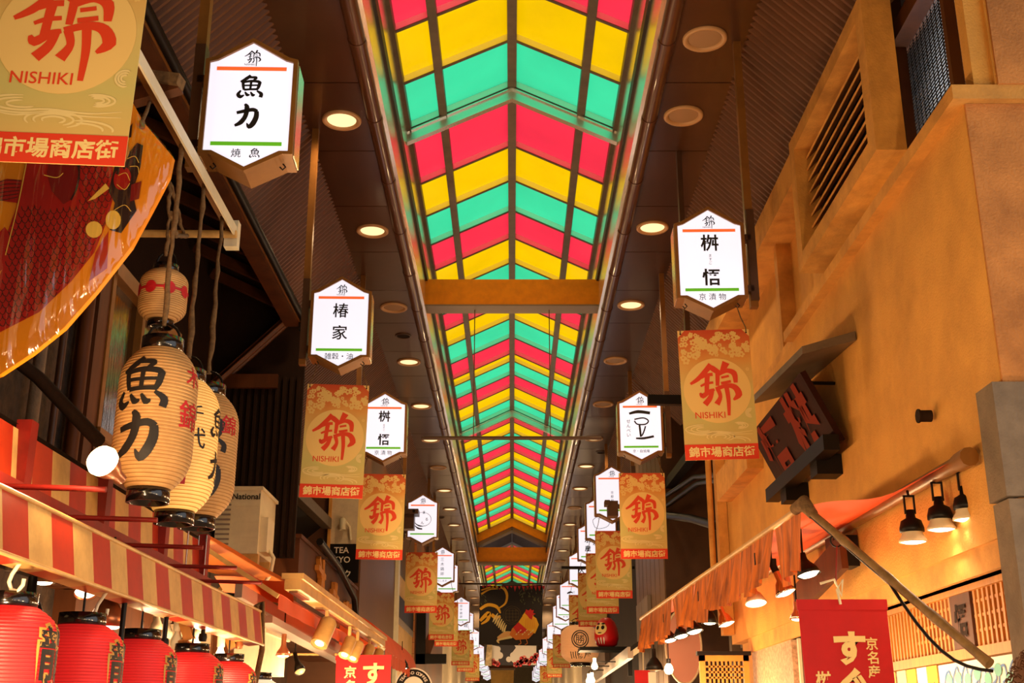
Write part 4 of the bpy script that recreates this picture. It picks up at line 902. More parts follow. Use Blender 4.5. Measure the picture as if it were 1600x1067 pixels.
cloth(mb, lambda u, v: (-1.55 + .005 * sin(v * 60), 8.0 + 5.8 * v, 2.48 - .1 * u), 2, 60); mb.build('canopy_cloth', orangef2, aw)
k0, k1, k2, k3 = P(326, 836, X=-2.1), P(452, 909, X=-2.1), P(276, 880, X=-2.5), P(402, 914, X=-2.4)
mb = MB(); cloth(mb, lambda u, v: tuple(k0.lerp(k1, v).lerp(k2.lerp(k3, v), u) + Vector((0, 0, -.05 * sin(pi * u) * (1 - v) + .004 * sin(v * 9)))), 12, 30); mb.build('inner_sheet', orangef, aw)
k0, k1, k2, k3 = P(335, 900, X=-2.08), P(456, 908, X=-1.72), P(350, 925, X=-2.08), P(458, 945, X=-1.72)
mb = MB(); cloth(mb, lambda u, v: tuple(k0.lerp(k1, v).lerp(k2.lerp(k3, v), u) + Vector((.008 * sin(v * 9), .012 * sin(v * 8 + u), .008 * sin(v * 7)))), 6, 30); mb.build('loose_flap', mat('bright_orange_flap', '#e8641c', .7), aw)
mb = MB(); mb.bar((-2.3, 7.98, 2.93), (-1.55, 7.98, 2.46), .03, .03); mb.bar((-1.82, 8.0, 2.5), (-1.82, 13.5, 2.42), .05, .09, 1); mb.bar((-1.74, 8.5, 2.36), (-1.74, 12.5, 2.3), .12, .05, 1); mb.build('frame', [M['creamdirt'], M['greybeam']], aw)
rl = thing('light_rail', 'cream box rail carrying spotlights under the orange awning', 'light rail', (-1.5, 11, 2.55))
mb = MB(); mb.box((-1.555, 8.2, 2.53), (-1.445, 13.9, 2.62)); mb.box((-1.575, 8.19, 2.6), (-1.425, 13.9, 2.64)); mb.build('housing', M['creamdirt'], rl)
mb = MB(); mb.box((-1.53, 8.25, 2.515), (-1.47, 8.75, 2.53)); mb.box((-1.53, 9.4, 2.515), (-1.47, 13.7, 2.53)); mb.build('tube', M['chrome'], rl)
def spot(px, py, lb, big=1.0, on=True):
    p = P(px, py, X=-1.5); dv = Vector((-.25, -.55, -.9)).normalized(); t = thing('spotlight', lb, 'spotlight', p, 'spotlights on the cream rail')
    T = dv.to_track_quat('-Z', 'Y').to_matrix().to_4x4(); r = .055 * big; mb = MB()
    mb.lathe([(0, .17 * big), (r * .8, .17 * big), (r, .15 * big), (r, -.02), (r * 1.0, -.025), (r * .86, -.02), (0, -.005)], n=20, M=T); mb.build('body', M['creamdirt'], t, at=(0, 0, 0))
    mb = MB(); mb.lathe([(r * .6, -.012), (r * .3, -.02), (0, -.022)], n=16, M=T); mb.build('lens', M['spotw'] if on else M['unlit'], t, at=(0, 0, 0))
    mb = MB(); b0 = T @ Vector((0, 0, .12 * big)); mb.bar(b0, (b0.x, b0.y, 2.52 - p.z), .025, .05); mb.build('bracket', M['creamdirt'], t, at=(0, 0, 0))
    mb = MB()
    for k in range(4): mb.bar(T @ Vector((r * .7, -r * .75, .06 + k * .018)), T @ Vector((-r * .2, -r * 1.02, .06 + k * .018)), .006, .008)
    mb.build('vent_slot', M['black'], t, at=(0, 0, 0))
    if on: lamp('spot_light', p + dv * .06, 18, (1, .85, .65), .05, t, spot=110, aim=dv)
spot(500, 1003, 'nearest and largest spotlight on the cream rail', 1.25); spot(539, 1021, 'second spotlight from the near end of the rail'); spot(552, 1027, 'third spotlight from the near end of the rail'); spot(571, 1031, 'fourth spotlight from the near end of the rail'); spot(586, 1036, 'farthest spotlight on the rail')
t = thing('carved_signbox', 'dark red wooden signbox with ragged carved letters above the orange awning', 'signbox', (-2.4, 12, 2.75))
mb = MB(); mb.box((-2.72, 11.8, 2.5), (-2.11, 16.3, 3.44)); mb.box((-2.74, 11.77, 3.44), (-2.09, 16.33, 3.48)); mb.build('box', M['brownwood'], t)
for y, z in ((13.0, 3.18), (14.1, 3.05), (15.3, 2.95)):
    mb = MB()
    for k in range(5): mb.bar((-2.09, y + rnd.uniform(-.2, .2), z + .22), (-2.07, y + rnd.uniform(-.25, .25), z - .25), .05, .06)
    mb.bar((-2.08, y - .25, z + .1), (-2.08, y + .25, z + .05), .05, .06); mb.build('carved_letter', M['orangewood'], t)
mb = MB(); mb.tube([(-2.04, 12.6, 3.53), (-2.03, 14, 3.45), (-2.03, 15.5, 3.25), (-2.03, 16.3, 2.6)], .04, 8); tag(mb.build('black_conduit', M['black']), 'black conduit bending down past the carved signbox', 'conduit')
t = thing('lower_eave', 'dark roof eave with a grey metal gutter behind the branded air conditioner', 'eave', (-2.6, 14, 4.3))
mb = MB(); mb.bar((-2.62, 11.55, 4.3), (-2.55, 16.3, 4.34), .12, .14); mb.build('gutter', M['frame'], t)
mb = MB(); mb.add([(-2.66, 11.55, 4.28), (-2.6, 16.3, 4.32), (-2.98, 16.3, 4.0), (-2.98, 11.55, 3.9)], [(0, 1, 2, 3)]); mb.build('soffit', M['black'], t)
t = thing('black_shop_sign', 'black shop sign with white capitals below a pale panel, behind the second left banner', 'sign', (-2.3, 16.3, 3.3))
mb = MB(); mb.box((-2.5, 16.34, 4.07), (-2.12, 16.39, 4.75)); mb.build('pale_panel', M['pale'], t)
mb = MB(); mb.box((-2.5, 16.33, 3.55), (-2.1, 16.39, 4.07)); mb.build('black_panel', M['black'], t)
mb = MB(); mb.text('TEA', .115, -2.34, 3.985, 16.326, bold=.012); mb.text('KYO', .115, -2.33, 3.855, 16.326, bold=.012); mb.text('ク', .12, -2.25, 3.66, 16.326, bold=.012); mb.build('lettering', M['whitetext'], t)
mb = MB(); mb.lathe([(.045, 0), (.045, .15), (0, .17)], (-2.33, 16.25, 4.25), 14); mb.tube([(-2.3, 16.25, 4.38), (-2.24, 16.3, 4.3), (-2.22, 16.32, 4.12)], .018, 8); mb.build('wall_lamp', M['cream'], t)
mb = MB(); mb.box((-2.54, 16.3, 3.5), (-2.5, 16.39, 4.95)); tag(mb.build('lit_post', M['conc2']), 'slim orange-lit post left of the black shop sign', 'post')
# red curtain and round coffee sign on the left
def red_noren(label, px, py, Y, w, h, rows, rz=0):
    p = P(px, py, Y=Y); t = thing('red_shop_banner', label, 'banner', p, rz=0); mb = MB()
    mb.poly([(p.x - w / 2, p.z), (p.x + w / 2, p.z), (p.x + w / 2 + .02, p.z - h), (p.x - w / 2 + .03, p.z - h)], Y, Y + .008); mb.box((p.x - w / 2 - .005, Y - .004, p.z - .045), (p.x + w / 2 + .005, Y + .012, p.z + .005)); mb.build('cloth', mat('crimson_cloth', '#c20a14', .75, noise=.1), t)
    mb = MB()
    for st_, size, dx, dz, bold, v_ in rows: mb.text(st_, size, p.x + dx, p.z + dz, Y - .006, bold=bold, vertical=v_)
    mb.build('lettering', M['creamtext'], t); return t, p
t, p = red_noren('crimson shop banner below the spotlights on the left', 568, 1024, 11.6, .52, 1.2, [('京名産', .12, -.12, -.28, .02, True), ('すぐき', .22, .1, -.4, .03, True)])
mb = MB(); mb.tube([(p.x - .25, 11.6, p.z + .01), (p.x - .65, 11.4, p.z - .0), (p.x - 1.1, 11.0, p.z - .3)], .012, 8); mb.build('pole', M['creamdirt'], t)
t = thing('round_cafe_sign', 'round black and white cafe sign at the bottom, right of the crimson banner', 'sign', P(646, 1074, Y=17.5))
c_ = P(646, 1074, Y=17.5); mb = MB(); mb.disc(c_.x, c_.z, .27, 17.5, 0, 40); mb.disc(c_.x, c_.z, .25, 17.496, 1, 40); mb.disc(c_.x, c_.z, .15, 17.492, 0, 40); mb.poly([(c_.x + .27 * cos(a), c_.z + .27 * sin(a)) for a in [2 * pi * i / 40 for i in range(40)]], 17.501, 17.56, 1); mb.build('disc', [M['whitetext'], M['black']], t)
mb = MB()
for i, ch in enumerate('TEA AND COFFEE'):
    if ch == ' ': continue
    a = R(150 - i * 9.4); vs, fs = text_geo(ch, .02); k = .058; rot = a - pi / 2
    mb.add([(c_.x + .2 * cos(a) + k * (x * cos(rot) - z * sin(rot)), 17.488, c_.z + .2 * sin(a) + k * (x * sin(rot) + z * cos(rot))) for x, z in vs], fs)
mb.build('lettering', M['whitetext'], t)
mb = MB(); mb.box((c_.x - .9, 17.52, c_.z - .02), (c_.x - .3, 17.56, c_.z + .02)); mb.build('arm', M['black'], t)
ra = thing('red_scalloped_awning', 'red scalloped awning beside the tan tiled wall on the left', 'awning', (-1.9, 15.5, 2.6))
mb = MB(); cloth(mb, lambda u, v: (-1.98 + .53 * sin(u * pi / 2), 13.95 + 4.6 * v, 2.5 + .42 * cos(u * pi / 2)), 8, 6); cloth(mb, lambda u, v: (-1.45 + .012 * sin(v * 80), 13.95 + 4.6 * v, 2.5 - u * (.12 + .035 * abs(sin(v * 34)))), 2, 80); cloth(mb, lambda u, v: (-1.98 + .53 * sin(u * pi / 2) * v, 13.95, 2.5 + .42 * cos(u * pi / 2) * v), 8, 4); mb.build('cloth', orangef2, ra)
mb = MB(); mb.tube([(-1.99, 13.9, 2.95), (-1.45, 13.9, 2.5)], .02, 8); mb.build('frame', M['cream'], ra)
cone_lamp('dark ribbed lamp below the red scalloped awning', P(628, 1030, X=-1.5), .1, .12, 'black', True, 8, cord=.15)
# framed dark window box on the tan wall, camera box by the circle sign
t = thing('dark_window_frame', 'black open window frame projecting from the tan tiled wall', 'window frame', (-2.0, 26.2, 4.0))
mb = MB()
for a, b in (((-2.05, 26.0, 3.0), (-1.4, 26.2, 3.2)), ((-2.05, 26.0, 4.3), (-1.4, 26.2, 4.5)), ((-2.05, 26.0, 3.0), (-1.85, 26.2, 4.5))): mb.box(a, b)
mb.build('frame', M['black'], t); mb = MB(); mb.bar((-1.85, 26.1, 3.2), (-1.45, 26.1, 4.3), .05, .2); mb.build('leaning_board', M['brownwood'], t)
t = thing('security_camera', 'brown boxed camera just left of the brushed-circle sign', 'camera', P(640, 815, Y=16.6))
c_ = P(640, 812, Y=16.6); mb = MB(); mb.box((c_.x - .08, 16.5, c_.z - .14), (c_.x + .07, 16.7, c_.z + .06)); mb.box((c_.x - .09, 16.45, c_.z + .06), (c_.x + .13, 16.72, c_.z + .13)); mb.build('housing', M['brown'], t)
mb = MB(); mb.tube([(c_.x + .07, 16.46, c_.z + .095), (c_.x + .07, 16.43, c_.z + .095)], .02, 10); mb.build('lens', M['black_gloss'], t)
mb = MB(); mb.bar((c_.x - .08, 16.6, c_.z), (-2.1, 16.6, c_.z), .04, .04); mb.build('arm', M['brown'], t)
# ------------------------------------------------------------ RIGHT: awning with valance, bamboo pole
ra_ = thing('orange_awning', 'orange awning with ragged hanging valance on the right shop', 'awning', (1.8, 8, 2.7))
A0, A1 = Vector((1.5, 6.1, 2.71)), Vector((1.33, 12.5, 2.72)); B0, B1 = Vector((2.12, 5.4, 2.82)), Vector((2.12, 11.4, 2.9))
mb = MB(); cloth(mb, lambda u, v: tuple(A0.lerp(A1, v).lerp(B0.lerp(B1, v), u) + Vector((0, 0, .015 * sin(u * 9 + v * 4) - .05 * sin(pi * u)))), 14, 40); mb.build('canopy_cloth', orangef2, ra_)
mb = MB(); mb.tube([A0, A1], .018, 8); mb.build('front_bar', M['creamdirt'], ra_)
mb = MB(); mb.tube([B0 + Vector((-.03, 0, -.02)), B1 + Vector((-.03, 0, -.02))], .035, 10); mb.tube([B0 + Vector((-.03, -.1, -.02)), B0 + Vector((-.03, .03, -.02))], .045, 10); mb.build('roller', M['gold'], ra_)
valm = mat('brown_orange_valance', '#d4701e', .7, noise=.75, nscale=16, dark='#4a1c08', stretch=(1, 1, .1))
v = 0.0; k = 0; r3 = random.Random(5)
while v < .985:
    wv = r3.uniform(.06, .11); e_ = min(.995, v + wv); sw = r3.uniform(-.03, .04); L = r3.uniform(.27, .34); tw = r3.uniform(-.05, .05); mb = MB()
    p0, p1 = A0.lerp(A1, v), A0.lerp(A1, e_)
    cloth(mb, lambda u, t_: tuple(p0.lerp(p1, u * (1 - .12 * t_) + .06 * t_) + Vector(((.03 * sin(u * 16 + k) + sw) * t_ * (1 if u > .3 else .6) - .02 * t_ + tw * (u - .5) * t_, (u - .5) * .02 * t_, -L * t_ + .025 * sin(u * 4 + k) * t_))), 24, 6); mb.build('valance_flap', valm, ra_)
    if k % 3 == 1: mb = MB(); c_ = p0.lerp(p1, .5) + Vector((sw * .5 - .028, 0, -L * .45)); mb.box(c_ - Vector((.002, .012, .035)), c_ + Vector((.002, .012, .035))); mb.build('printed_mark', M['black'], ra_)
    v = e_ + r3.uniform(0, .003); k += 1
bp_ = thing('bamboo_pole', 'weathered bamboo prop pole running from the awning corner down to the grey pier', 'pole', A0)
b0, b1 = A0 + Vector((.01, -.02, .0)), Vector((2.035, 5.22, 1.88)); mb = MB(); pts = [b0.lerp(b1, i / 16) for i in range(17)]; mb.tube(pts, [.021 if i % 4 else .025 for i in range(17)], 10); mb.build('cane', mat('bamboo_cane', '#8a6a3e', .6, noise=.5, nscale=14, dark='#3a2814'), bp_)
mb = MB(); mb.tube([b0 + Vector((-.03, .08, .0)), b0 + Vector((0, 0, .02)), b0.lerp(b1, .06)], [.03, .042, .028], 12); mb.build('wrapped_corner', M['rope'], bp_)
mb = MB(); mb.tube([b0.lerp(b1, t_) + Vector((0, -.02, -.03 - .11 * sin(pi * min(1, max(0, (t_ - .5) / .5))))) for t_ in [i / 16 for i in range(17)]], .008, 6); mb.build('cable', M['black'], bp_)
mb = MB(); hp = b0.lerp(b1, .2); mb.tube([hp + Vector((.03 * cos(a), 0, -.035 + .03 * sin(a))) for a in [i * .5 for i in range(14)]], .004, 6); mb.build('ring', M['black'], bp_)
t, p = red_noren('crimson shop banner hanging under the bamboo pole on the right', 1315, 938, 5.88, .43, 1.2, [('すぐき', .165, .02, -.4, .05, True), ('京名産', .062, .125, -.27, .018, True), ('桝', .075, -.12, -.37, .026, True), ('ますご', .03, -.12, -.49, .006, True)])
mb = MB(); mb.tube([(hp.x, hp.y, hp.z - .06), (p.x - .02, 5.88, p.z + .09)], .004, 6); mb.build('red_cord', M['red'], t)
mb = MB(); mb.tube([(p.x - .1, 5.87, p.z + .08), (p.x - .03, 5.87, p.z + .1), (p.x, 5.87, p.z + .02), (p.x + .01, 5.87, p.z + .1), (p.x - .02, 5.87, p.z + .05), (p.x - .01, 5.87, p.z - .02)], .007, 7); mb.build('white_tie', M['cream'], t)
# black bell lamps on the wall
for i, (px, py, Y, lb) in enumerate(((1425, 828, 5.9, 'left and lowest of the three black bell lamps under the right awning'), (1469, 808, 5.75, 'middle one of the three black bell lamps under the right awning'), (1510, 792, 5.6, 'rightmost, highest of the three black bell lamps under the right awning'))):
    p = P(px, py, Y=Y); t = thing('bell_lamp', lb, 'lamp', p, 'black bell lamps under the right awning')
    mb = MB(); mb.lathe([(0, .1), (.02, .1), (.024, .06), (.05, .045), (.06, .01), (.06, -.01), (.05, -.012)], n=24); mb.build('housing', M['black'], t, at=(0, 0, 0))
    mb = MB(); mb.lathe([(.05, -.01), (.052, -.025), (.068, -.05), (.069, -.06), (.062, -.062)], n=24); mb.build('reflector', M['pale'], t, at=(0, 0, 0))
    mb = MB(); mb.lathe([(.064, -.058), (.04, -.066), (0, -.07)], n=20); mb.build('lens', M['bulbw'], t, at=(0, 0, 0))
    mb = MB(); mb.box((-.028, -.006, .08), (-.02, .006, .17)); mb.box((.02, -.006, .08), (.028, .006, .17)); mb.box((-.028, -.006, .165), (.028, .006, .175)); mb.tube([(0, 0, .17), (0, .01, max(.2, 2.7 - p.z))], .007, 6); mb.build('yoke', M['black'], t, at=(0, 0, 0))
    lamp('lamp_light', p + Vector((0, 0, -.1)), 5, WARMW, .05, t, spot=140, aim=(-.3, 0, -1))
# lamps below the valance
def reflector(px, py, X, lb, dirv=(.3, -.3, -1), clear=True, watts=8, r=.06):
    p = P(px, py, X=X); t = thing('reflector_lamp', lb, 'lamp', p, 'lamps under the right valance'); T = Vector(dirv).to_track_quat('-Z', 'Y').to_matrix().to_4x4()
    mb = MB(); mb.lathe([(.018, .12), (.02, .05), (r * .6, .03), (r, -.025), (r * 1.03, -.035), (r * .95, -.036)], n=24, M=T); mb.build('shell', M['chrome'] if clear else M['cream'], t, at=(0, 0, 0))
    mb = MB(); mb.lathe([(r * .95, -.034), (r * .5, -.044), (0, -.046)], n=20, M=T); mb.build('lens', M['bulbw'], t, at=(0, 0, 0))
    mb = MB(); mb.tube([T @ Vector((0, 0, .1)), T @ Vector((0, 0, .14)), T @ Vector((0, 0, .14)) + Vector((.0, 0, .04))], .022, 8); q_ = T @ Vector((0, 0, .17)); mb.tube([q_, (q_.x, q_.y, 2.73 - p.z)], .008, 6); mb.build('neck', M['black'], t, at=(0, 0, 0))
    lamp('lamp_light', p + Vector(dirv).normalized() * .1, watts, WARMW, .05, t, spot=150, aim=dirv)
GR = 'lamps under the right valance'
reflector(1224, 918, 1.58, 'clear ribbed reflector lamp, tilted, under the near end of the right valance', (.35, -.2, -1))
cone_lamp('black dome lamp beside the tilted clear reflector on the right', P(1258, 880, X=1.66), .07, .07, 'black', True, 10, GR, (.2, -.2, -1), .06, .1)
reflector(1180, 935, 1.6, 'white cone reflector lamp under the middle of the right valance', (.05, -.3, -1), False, 10, .07)
cone_lamp('half hidden lamp below the tilted clear reflector', P(1245, 955, X=1.8), .05, .05, 'copper', True, 6, GR, neck=.06, cord=.2)
reflector(1133, 968, 1.55, 'clear reflector lamp hanging next to a black one on the right', (.3, -.2, -1))
cone_lamp('black ribbed lamp left of the clear reflector on the right', P(1108, 955, X=1.5), .06, .09, 'black', True, 8, GR, neck=.06, cord=.15)
for i, (px, py) in enumerate(((1082, 980), (1062, 988), (1045, 995))):
    cone_lamp('%s of three black lamps in a row, far end of right valance' % ['nearest', 'middle one', 'farthest'][i], P(px, py - 6, X=1.42), .07, .07, 'black', True, 6, GR, (.2, -.2, -1), .05, .12)
cone_lamp('unlit black dome lamp near the bare bulb, far end of the right awning', P(1022, 1030, X=1.38), .09, .1, 'black', False, 0, GR, neck=.1, cord=.25)
b = thing('bare_bulb', 'bare glaring bulb below the far end of the right valance', 'bulb', P(1045, 1045, X=1.42))
mb = MB(); mb.lathe([(0, -.05), (.03, -.04), (.042, -.01), (.035, .02), (.02, .045)], n=18); mb.build('glass', M['bulb'], b, at=(0, 0, 0)); mb = MB(); mb.lathe([(.02, .04), (.02, .09), (0, .09)], n=12); mb.tube([(0, 0, .08), (0, 0, 2.72 - b.location.z)], .005, 5); mb.build('socket', M['black'], b, at=(0, 0, 0)); lamp('bulb_light', Vector(b.location) + Vector((-.08, -.06, 0)), 12, WARM, .05, b)
# dark bracket planks behind the lamps
t = thing('dark_bracket', 'dark timber bracket planks on the wall behind the right lamps', 'bracket', P(1300, 880, X=2.0))
mb = MB(); mb.bar(P(1245, 940, X=1.98), P(1318, 862, X=1.98), .04, .2); mb.build('plank', M['brownwood'], t); mb = MB(); c_ = P(1312, 862, X=2.05); mb.box(c_ - Vector((.06, .1, .1)), c_ + Vector((.09, .1, .09))); mb.build('end_block', M['black'], t)
# carved plaque with its little roof
pl = thing('carved_plaque', 'dark wooden plaque with two carved characters leaning out from the ochre wall', 'plaque', (1.95, 8.4, 4.0))
sc = 2.15 / 2.3
T0, T1 = Vector((1.86, 7.36, 0)), Vector((1.86, 9.05, 0)); 
tz0 = P(1250, 582, X=1.86); tz1 = P(1172, 662, X=1.86); bz0 = P(1312, 690, Y=tz0.y)
ex = Vector((0, tz1.y - tz0.y, 0)); ez = Vector((bz0.x - 1.86, 0, bz0.z - tz0.z))
mb = MB(); O = tz0; nn = ex.cross(ez).normalized()
if nn.x > 0: nn = -nn
c8 = [O, O + ex, O + ex + ez, O + ez]; mb.add([tuple(c) for c in c8] + [tuple(c - nn * .04) for c in c8], [(0, 1, 2, 3), (7, 6, 5, 4), (0, 4, 5, 1), (1, 5, 6, 2), (2, 6, 7, 3), (3, 7, 4, 0)]); mb.build('board', mat('dark_plaque_wood', '#34150c', .7, spec=.1, noise=.3, nscale=4), pl)
exn, ezn = ex.normalized(), ez.normalized(); MP = Matrix.Identity(4)
for r_ in range(3): MP[r_][0] = exn[r_]; MP[r_][2] = -ezn[r_]; MP[r_][1] = -nn[r_]; MP[r_][3] = (O + ex * .5 + ez * .5 + nn * .012)[r_]
MX = MP.copy()
for r_ in range(3): MX[r_][0] = -MP[r_][0]
mb = MB(); mb.text('桝', .46, .42, 0, 0, bold=.05, M=MX, sx=1.2); mb.text('悟', .46, -.4, 0, 0, bold=.05, M=MX, sx=1.2)
mb.build('carved_lettering', mat('carved_red_brown', '#7a2408', .7, spec=.1), pl)
mb = MB(); q0 = O + ez * .97 + nn * .07 - exn * .06; mb.bar(q0, q0 + ex + exn * .12, .1, .1); mb.build('sill_beam', M['black'], pl)
for f_ in (.2, .75): mb = MB(); c_ = O + ez * 1.12 + ex * f_; mb.box((c_.x - .12, c_.y - .09, c_.z - .1), (2.15, c_.y + .09, c_.z + .03)); mb.build('support_block', M['black'], pl)
mb = MB(); g0, g1 = P(1253, 541, X=1.8), P(1173, 622, X=1.8); mb.add([tuple(g0), tuple(g1), (2.14, g1.y, g1.z + .1), (2.14, g0.y, g0.z + .1), (g0.x, g0.y, g0.z - .05), (g1.x, g1.y, g1.z - .05), (2.14, g1.y, g1.z + .04), (2.14, g0.y, g0.z + .04)], [(0, 1, 2, 3), (7, 6, 5, 4), (0, 4, 5, 1), (1, 5, 6, 2), (2, 6, 7, 3), (3, 7, 4, 0)]); mb.build('little_roof', M['frame'], pl)
mb = MB(); mb.tube([O + ex * .1 + ez * .04, (2.15, O.y + .25, O.z + .0)], .012, 6); mb.build('stay', M['black'], pl)
t = thing('wall_socket_stub', 'small rusty pipe stub sticking out of the ochre wall', 'pipe stub', P(1455, 650, X=2.13)); mb = MB(); c_ = P(1455, 650, X=2.13); mb.tube([c_, c_ + Vector((-.06, 0, 0))], .03, 12); mb.tube([c_ + Vector((-.06, 0, 0)), c_ + Vector((-.07, 0, 0))], .036, 12); mb.build('stub', M['dark'], t)
t = thing('rusty_anchor', 'rusty wire anchor in the ochre wall above the carved plaque', 'anchor', P(1272, 582, X=2.13)); c_ = P(1272, 582, X=2.13); mb = MB(); mb.tube([c_ + Vector((.02, 0, 0)), c_ + Vector((-.05, 0, -.01)), c_ + Vector((-.08, .08, -.01))], .008, 6); mb.lathe([(.03, 0), (.02, .02)], c_, 10); mb.build('hook', M['dark'], t)
# lattice transom, papers and wave panel of the shop front
lt = thing('lattice_transom', 'brown wooden lattice transom above the right shop counter', 'lattice', (2.3, 7, 2.0))
mb = MB(); mb.box((2.26, 5.25, 1.95), (2.34, 9.55, 2.0)); mb.box((2.26, 5.25, 2.27), (2.34, 9.55, 2.3)); mb.build('rail', M['orangewood'], lt)
mb = MB(); y = 5.3
while y < 9.5:
    if not 5.98 < y < 6.26: mb.box((2.28, y, 2.0), (2.32, y + .024, 2.27))
    y += .058
mb.build('slats', M['orangewood'], lt)
mb = MB()
for z in (2.07, 2.14, 2.21): mb.box((2.285, 5.3, z), (2.3, 5.98, z + .015)); mb.box((2.285, 6.26, z), (2.3, 6.9, z + .015))
mb.build('cross_slats', M['orangewood'], lt)
mb = MB(); mb.box((2.33, 7.0, 2.0), (2.36, 9.5, 2.27)); mb.build('backing_board', M['orangewood'], lt)
mb = MB(); mb.box((2.27, 5.98, 2.0), (2.33, 6.26, 2.27)); mb.build('carved_panel', M['brownwood'], lt)
mb = MB(); Mx = Matrix.Translation((2.265, 6.12, 2.14)) @ Matrix.Rotation(R(-90), 4, 'Z'); mb.text('悟', .17, 0, 0, 0, bold=.03, M=Mx); mb.build('carved_character', M['dark'], lt)
mb = MB(); mb.box((2.2, 5.25, 2.3), (2.28, 9.6, 2.315)); mb.box((2.2, 5.25, 2.36), (2.26, 9.6, 2.375), 1); tag(mb.build('ceiling_track', [M['cream'], M['black']]), 'cream ceiling track above the brown lattice transom', 'track')
pap = [(6.55, '錦', 'yellow'), (6.72, '', 'white'), (6.9, '香', 'yellow'), (7.08, '', 'cream'), (7.28, '千', 'cream2'), (7.5, 'す', 'yellow'), (7.72, '', 'cream'), (7.95, 'ぶ', 'yellow')]
pm_ = {'yellow': mat('yellow_paper', '#e8b02a', .7), 'white': mat('white_paper', '#e8e4d8', .7), 'cream': mat('cream_paper_strip', '#ead9a4', .7), 'cream2': mat('pale_yellow_paper', '#ecc86a', .7)}
for i, (y, ch, c_) in enumerate(pap):
    t = thing('price_strip', '%s paper strip%s under the lattice, %s from the wave panel' % ({'yellow': 'yellow', 'white': 'white', 'cream': 'cream', 'cream2': 'pale yellow'}[c_], ' with brushed character' if ch else '', ['first', 'second', 'third', 'fourth', 'fifth', 'sixth', 'seventh', 'eighth'][i]), 'paper strip', (2.27, y, 1.95), 'paper strips under the lattice')
    mb = MB(); mb.box((2.268, y, 1.5), (2.272, y + .16, 1.945)); mb.build('paper', pm_[c_], t)
    if ch: mb = MB(); mb.text(ch, .13, 0, 0, 0, bold=.01, M=Matrix.Translation((2.265, y + .08, 1.8)) @ Matrix.Rotation(R(-90), 4, 'Z')); mb.build('lettering', M['blacktext'], t)
t = thing('wave_panel', 'blue and white painted wave panel below the lattice near the grey pier', 'panel', (2.27, 5.9, 1.85)); mb = MB(); mb.box((2.26, 5.4, 1.78), (2.28, 6.5, 1.94)); mb.build('board', pm_['white'], t)
mb = MB(); MXw = Matrix.Translation((2.257, 5.95, 1.86)) @ Matrix.Rotation(R(-90), 4, 'Z')
for i in range(9): a = -.48 + i * .12; mb.stroke([(a, -.05 + .02 * sin(i * 2)), (a + .03, .02), (a + .09, .04 + .02 * sin(i)), (a + .1, -.02), (a + .05, -.04)], .012, 0, 0, MXw)
for i in range(7): mb.disc(-.4 + i * .13, .03 * sin(i * 3), .045, -.0005, 1, 12, .03, MXw)
mb.build('wave_print', [mat('blue_print', '#4a78b8', .7), mat('teal_print', '#6ab8a8', .7)], t)
for y in (5.9, 7.4, 8.8): lamp('shop_interior_light', (2.9, y, 2.2), 10, (1, .85, .66), .1)
# window frame beside the stone jamb
mb = MB(); 
for y in (9.06, 9.2, 9.45): mb.box((2.22, y, 0), (2.28, y + .05, 2.3))
mb.box((2.24, 9.06, 0), (2.26, 9.5, 2.3), 1); structure(mb, 'window_8', [M['pale'], M['brownwood']])
# lattice screen board
t = thing('lattice_screen', 'bright orange wooden lattice screen board at the bottom right', 'screen', (1.96, 11.0, 0))
x0, x1 = P(1093, 1040, Y=11.0).x, P(1170, 1040, Y=11.0).x; zt = P(1130, 1024, Y=11.0).z
mb = MB(); mb.box((x0, 10.98, 0), (x0 + .05, 11.03, zt)); mb.box((x1 - .05, 10.98, 0), (x1, 11.03, zt)); mb.box((x0, 10.985, 0), (x1, 11.025, zt - .24)); mb.box((x0, 10.98, zt - .05), (x1, 11.03, zt)); mb.build('frame', M['orangewood'], t)
mb = MB()
for i in range(1, 9): xx = x0 + .05 + (x1 - x0 - .1) * i / 9; mb.box((xx - .008, 10.99, zt - .24), (xx + .008, 11.01, zt - .05))
for j in range(1, 4): zz_ = zt - .05 - .19 * j / 4; mb.box((x0 + .05, 10.99, zz_ - .008), (x1 - .05, 11.01, zz_ + .008))
mb.build('lattice', M['orangewood'], t)
mb = MB(); mb.box((x0 - .02, 10.96, zt), (x1 + .02, 11.05, zt + .035)); mb.build('cap', M['black'], t); mb = MB(); mb.box((x0 + .16, 10.98, zt - .3), (x0 + .27, 10.986, zt - .285)); mb.build('pull', M['black'], t)
t = thing('round_signboard', 'round pinkish signboard edge-lit behind the bare bulb on the right', 'sign', P(1070, 1000, Y=12.9)); c_ = P(1068, 1010, Y=12.9); mb = MB(); mb.poly([(c_.x + .19 * cos(a), c_.z + .38 * sin(a)) for a in [2 * pi * i / 32 for i in range(32)]], 12.9, 12.96); mb.build('board', mat('pink_board', '#c88a78', .5), t); mb = MB(); mb.tube([(c_.x + .19 * cos(a), 12.9, c_.z + .38 * sin(a)) for a in [2 * pi * i / 32 for i in range(33)]], .012, 6); mb.build('rim', M['pale'], t)
mb = MB(); mb.box((c_.x + .1, 12.97, c_.z - .1), (2.97, 13.0, c_.z - .05)); mb.build('arm', M['black'], t)
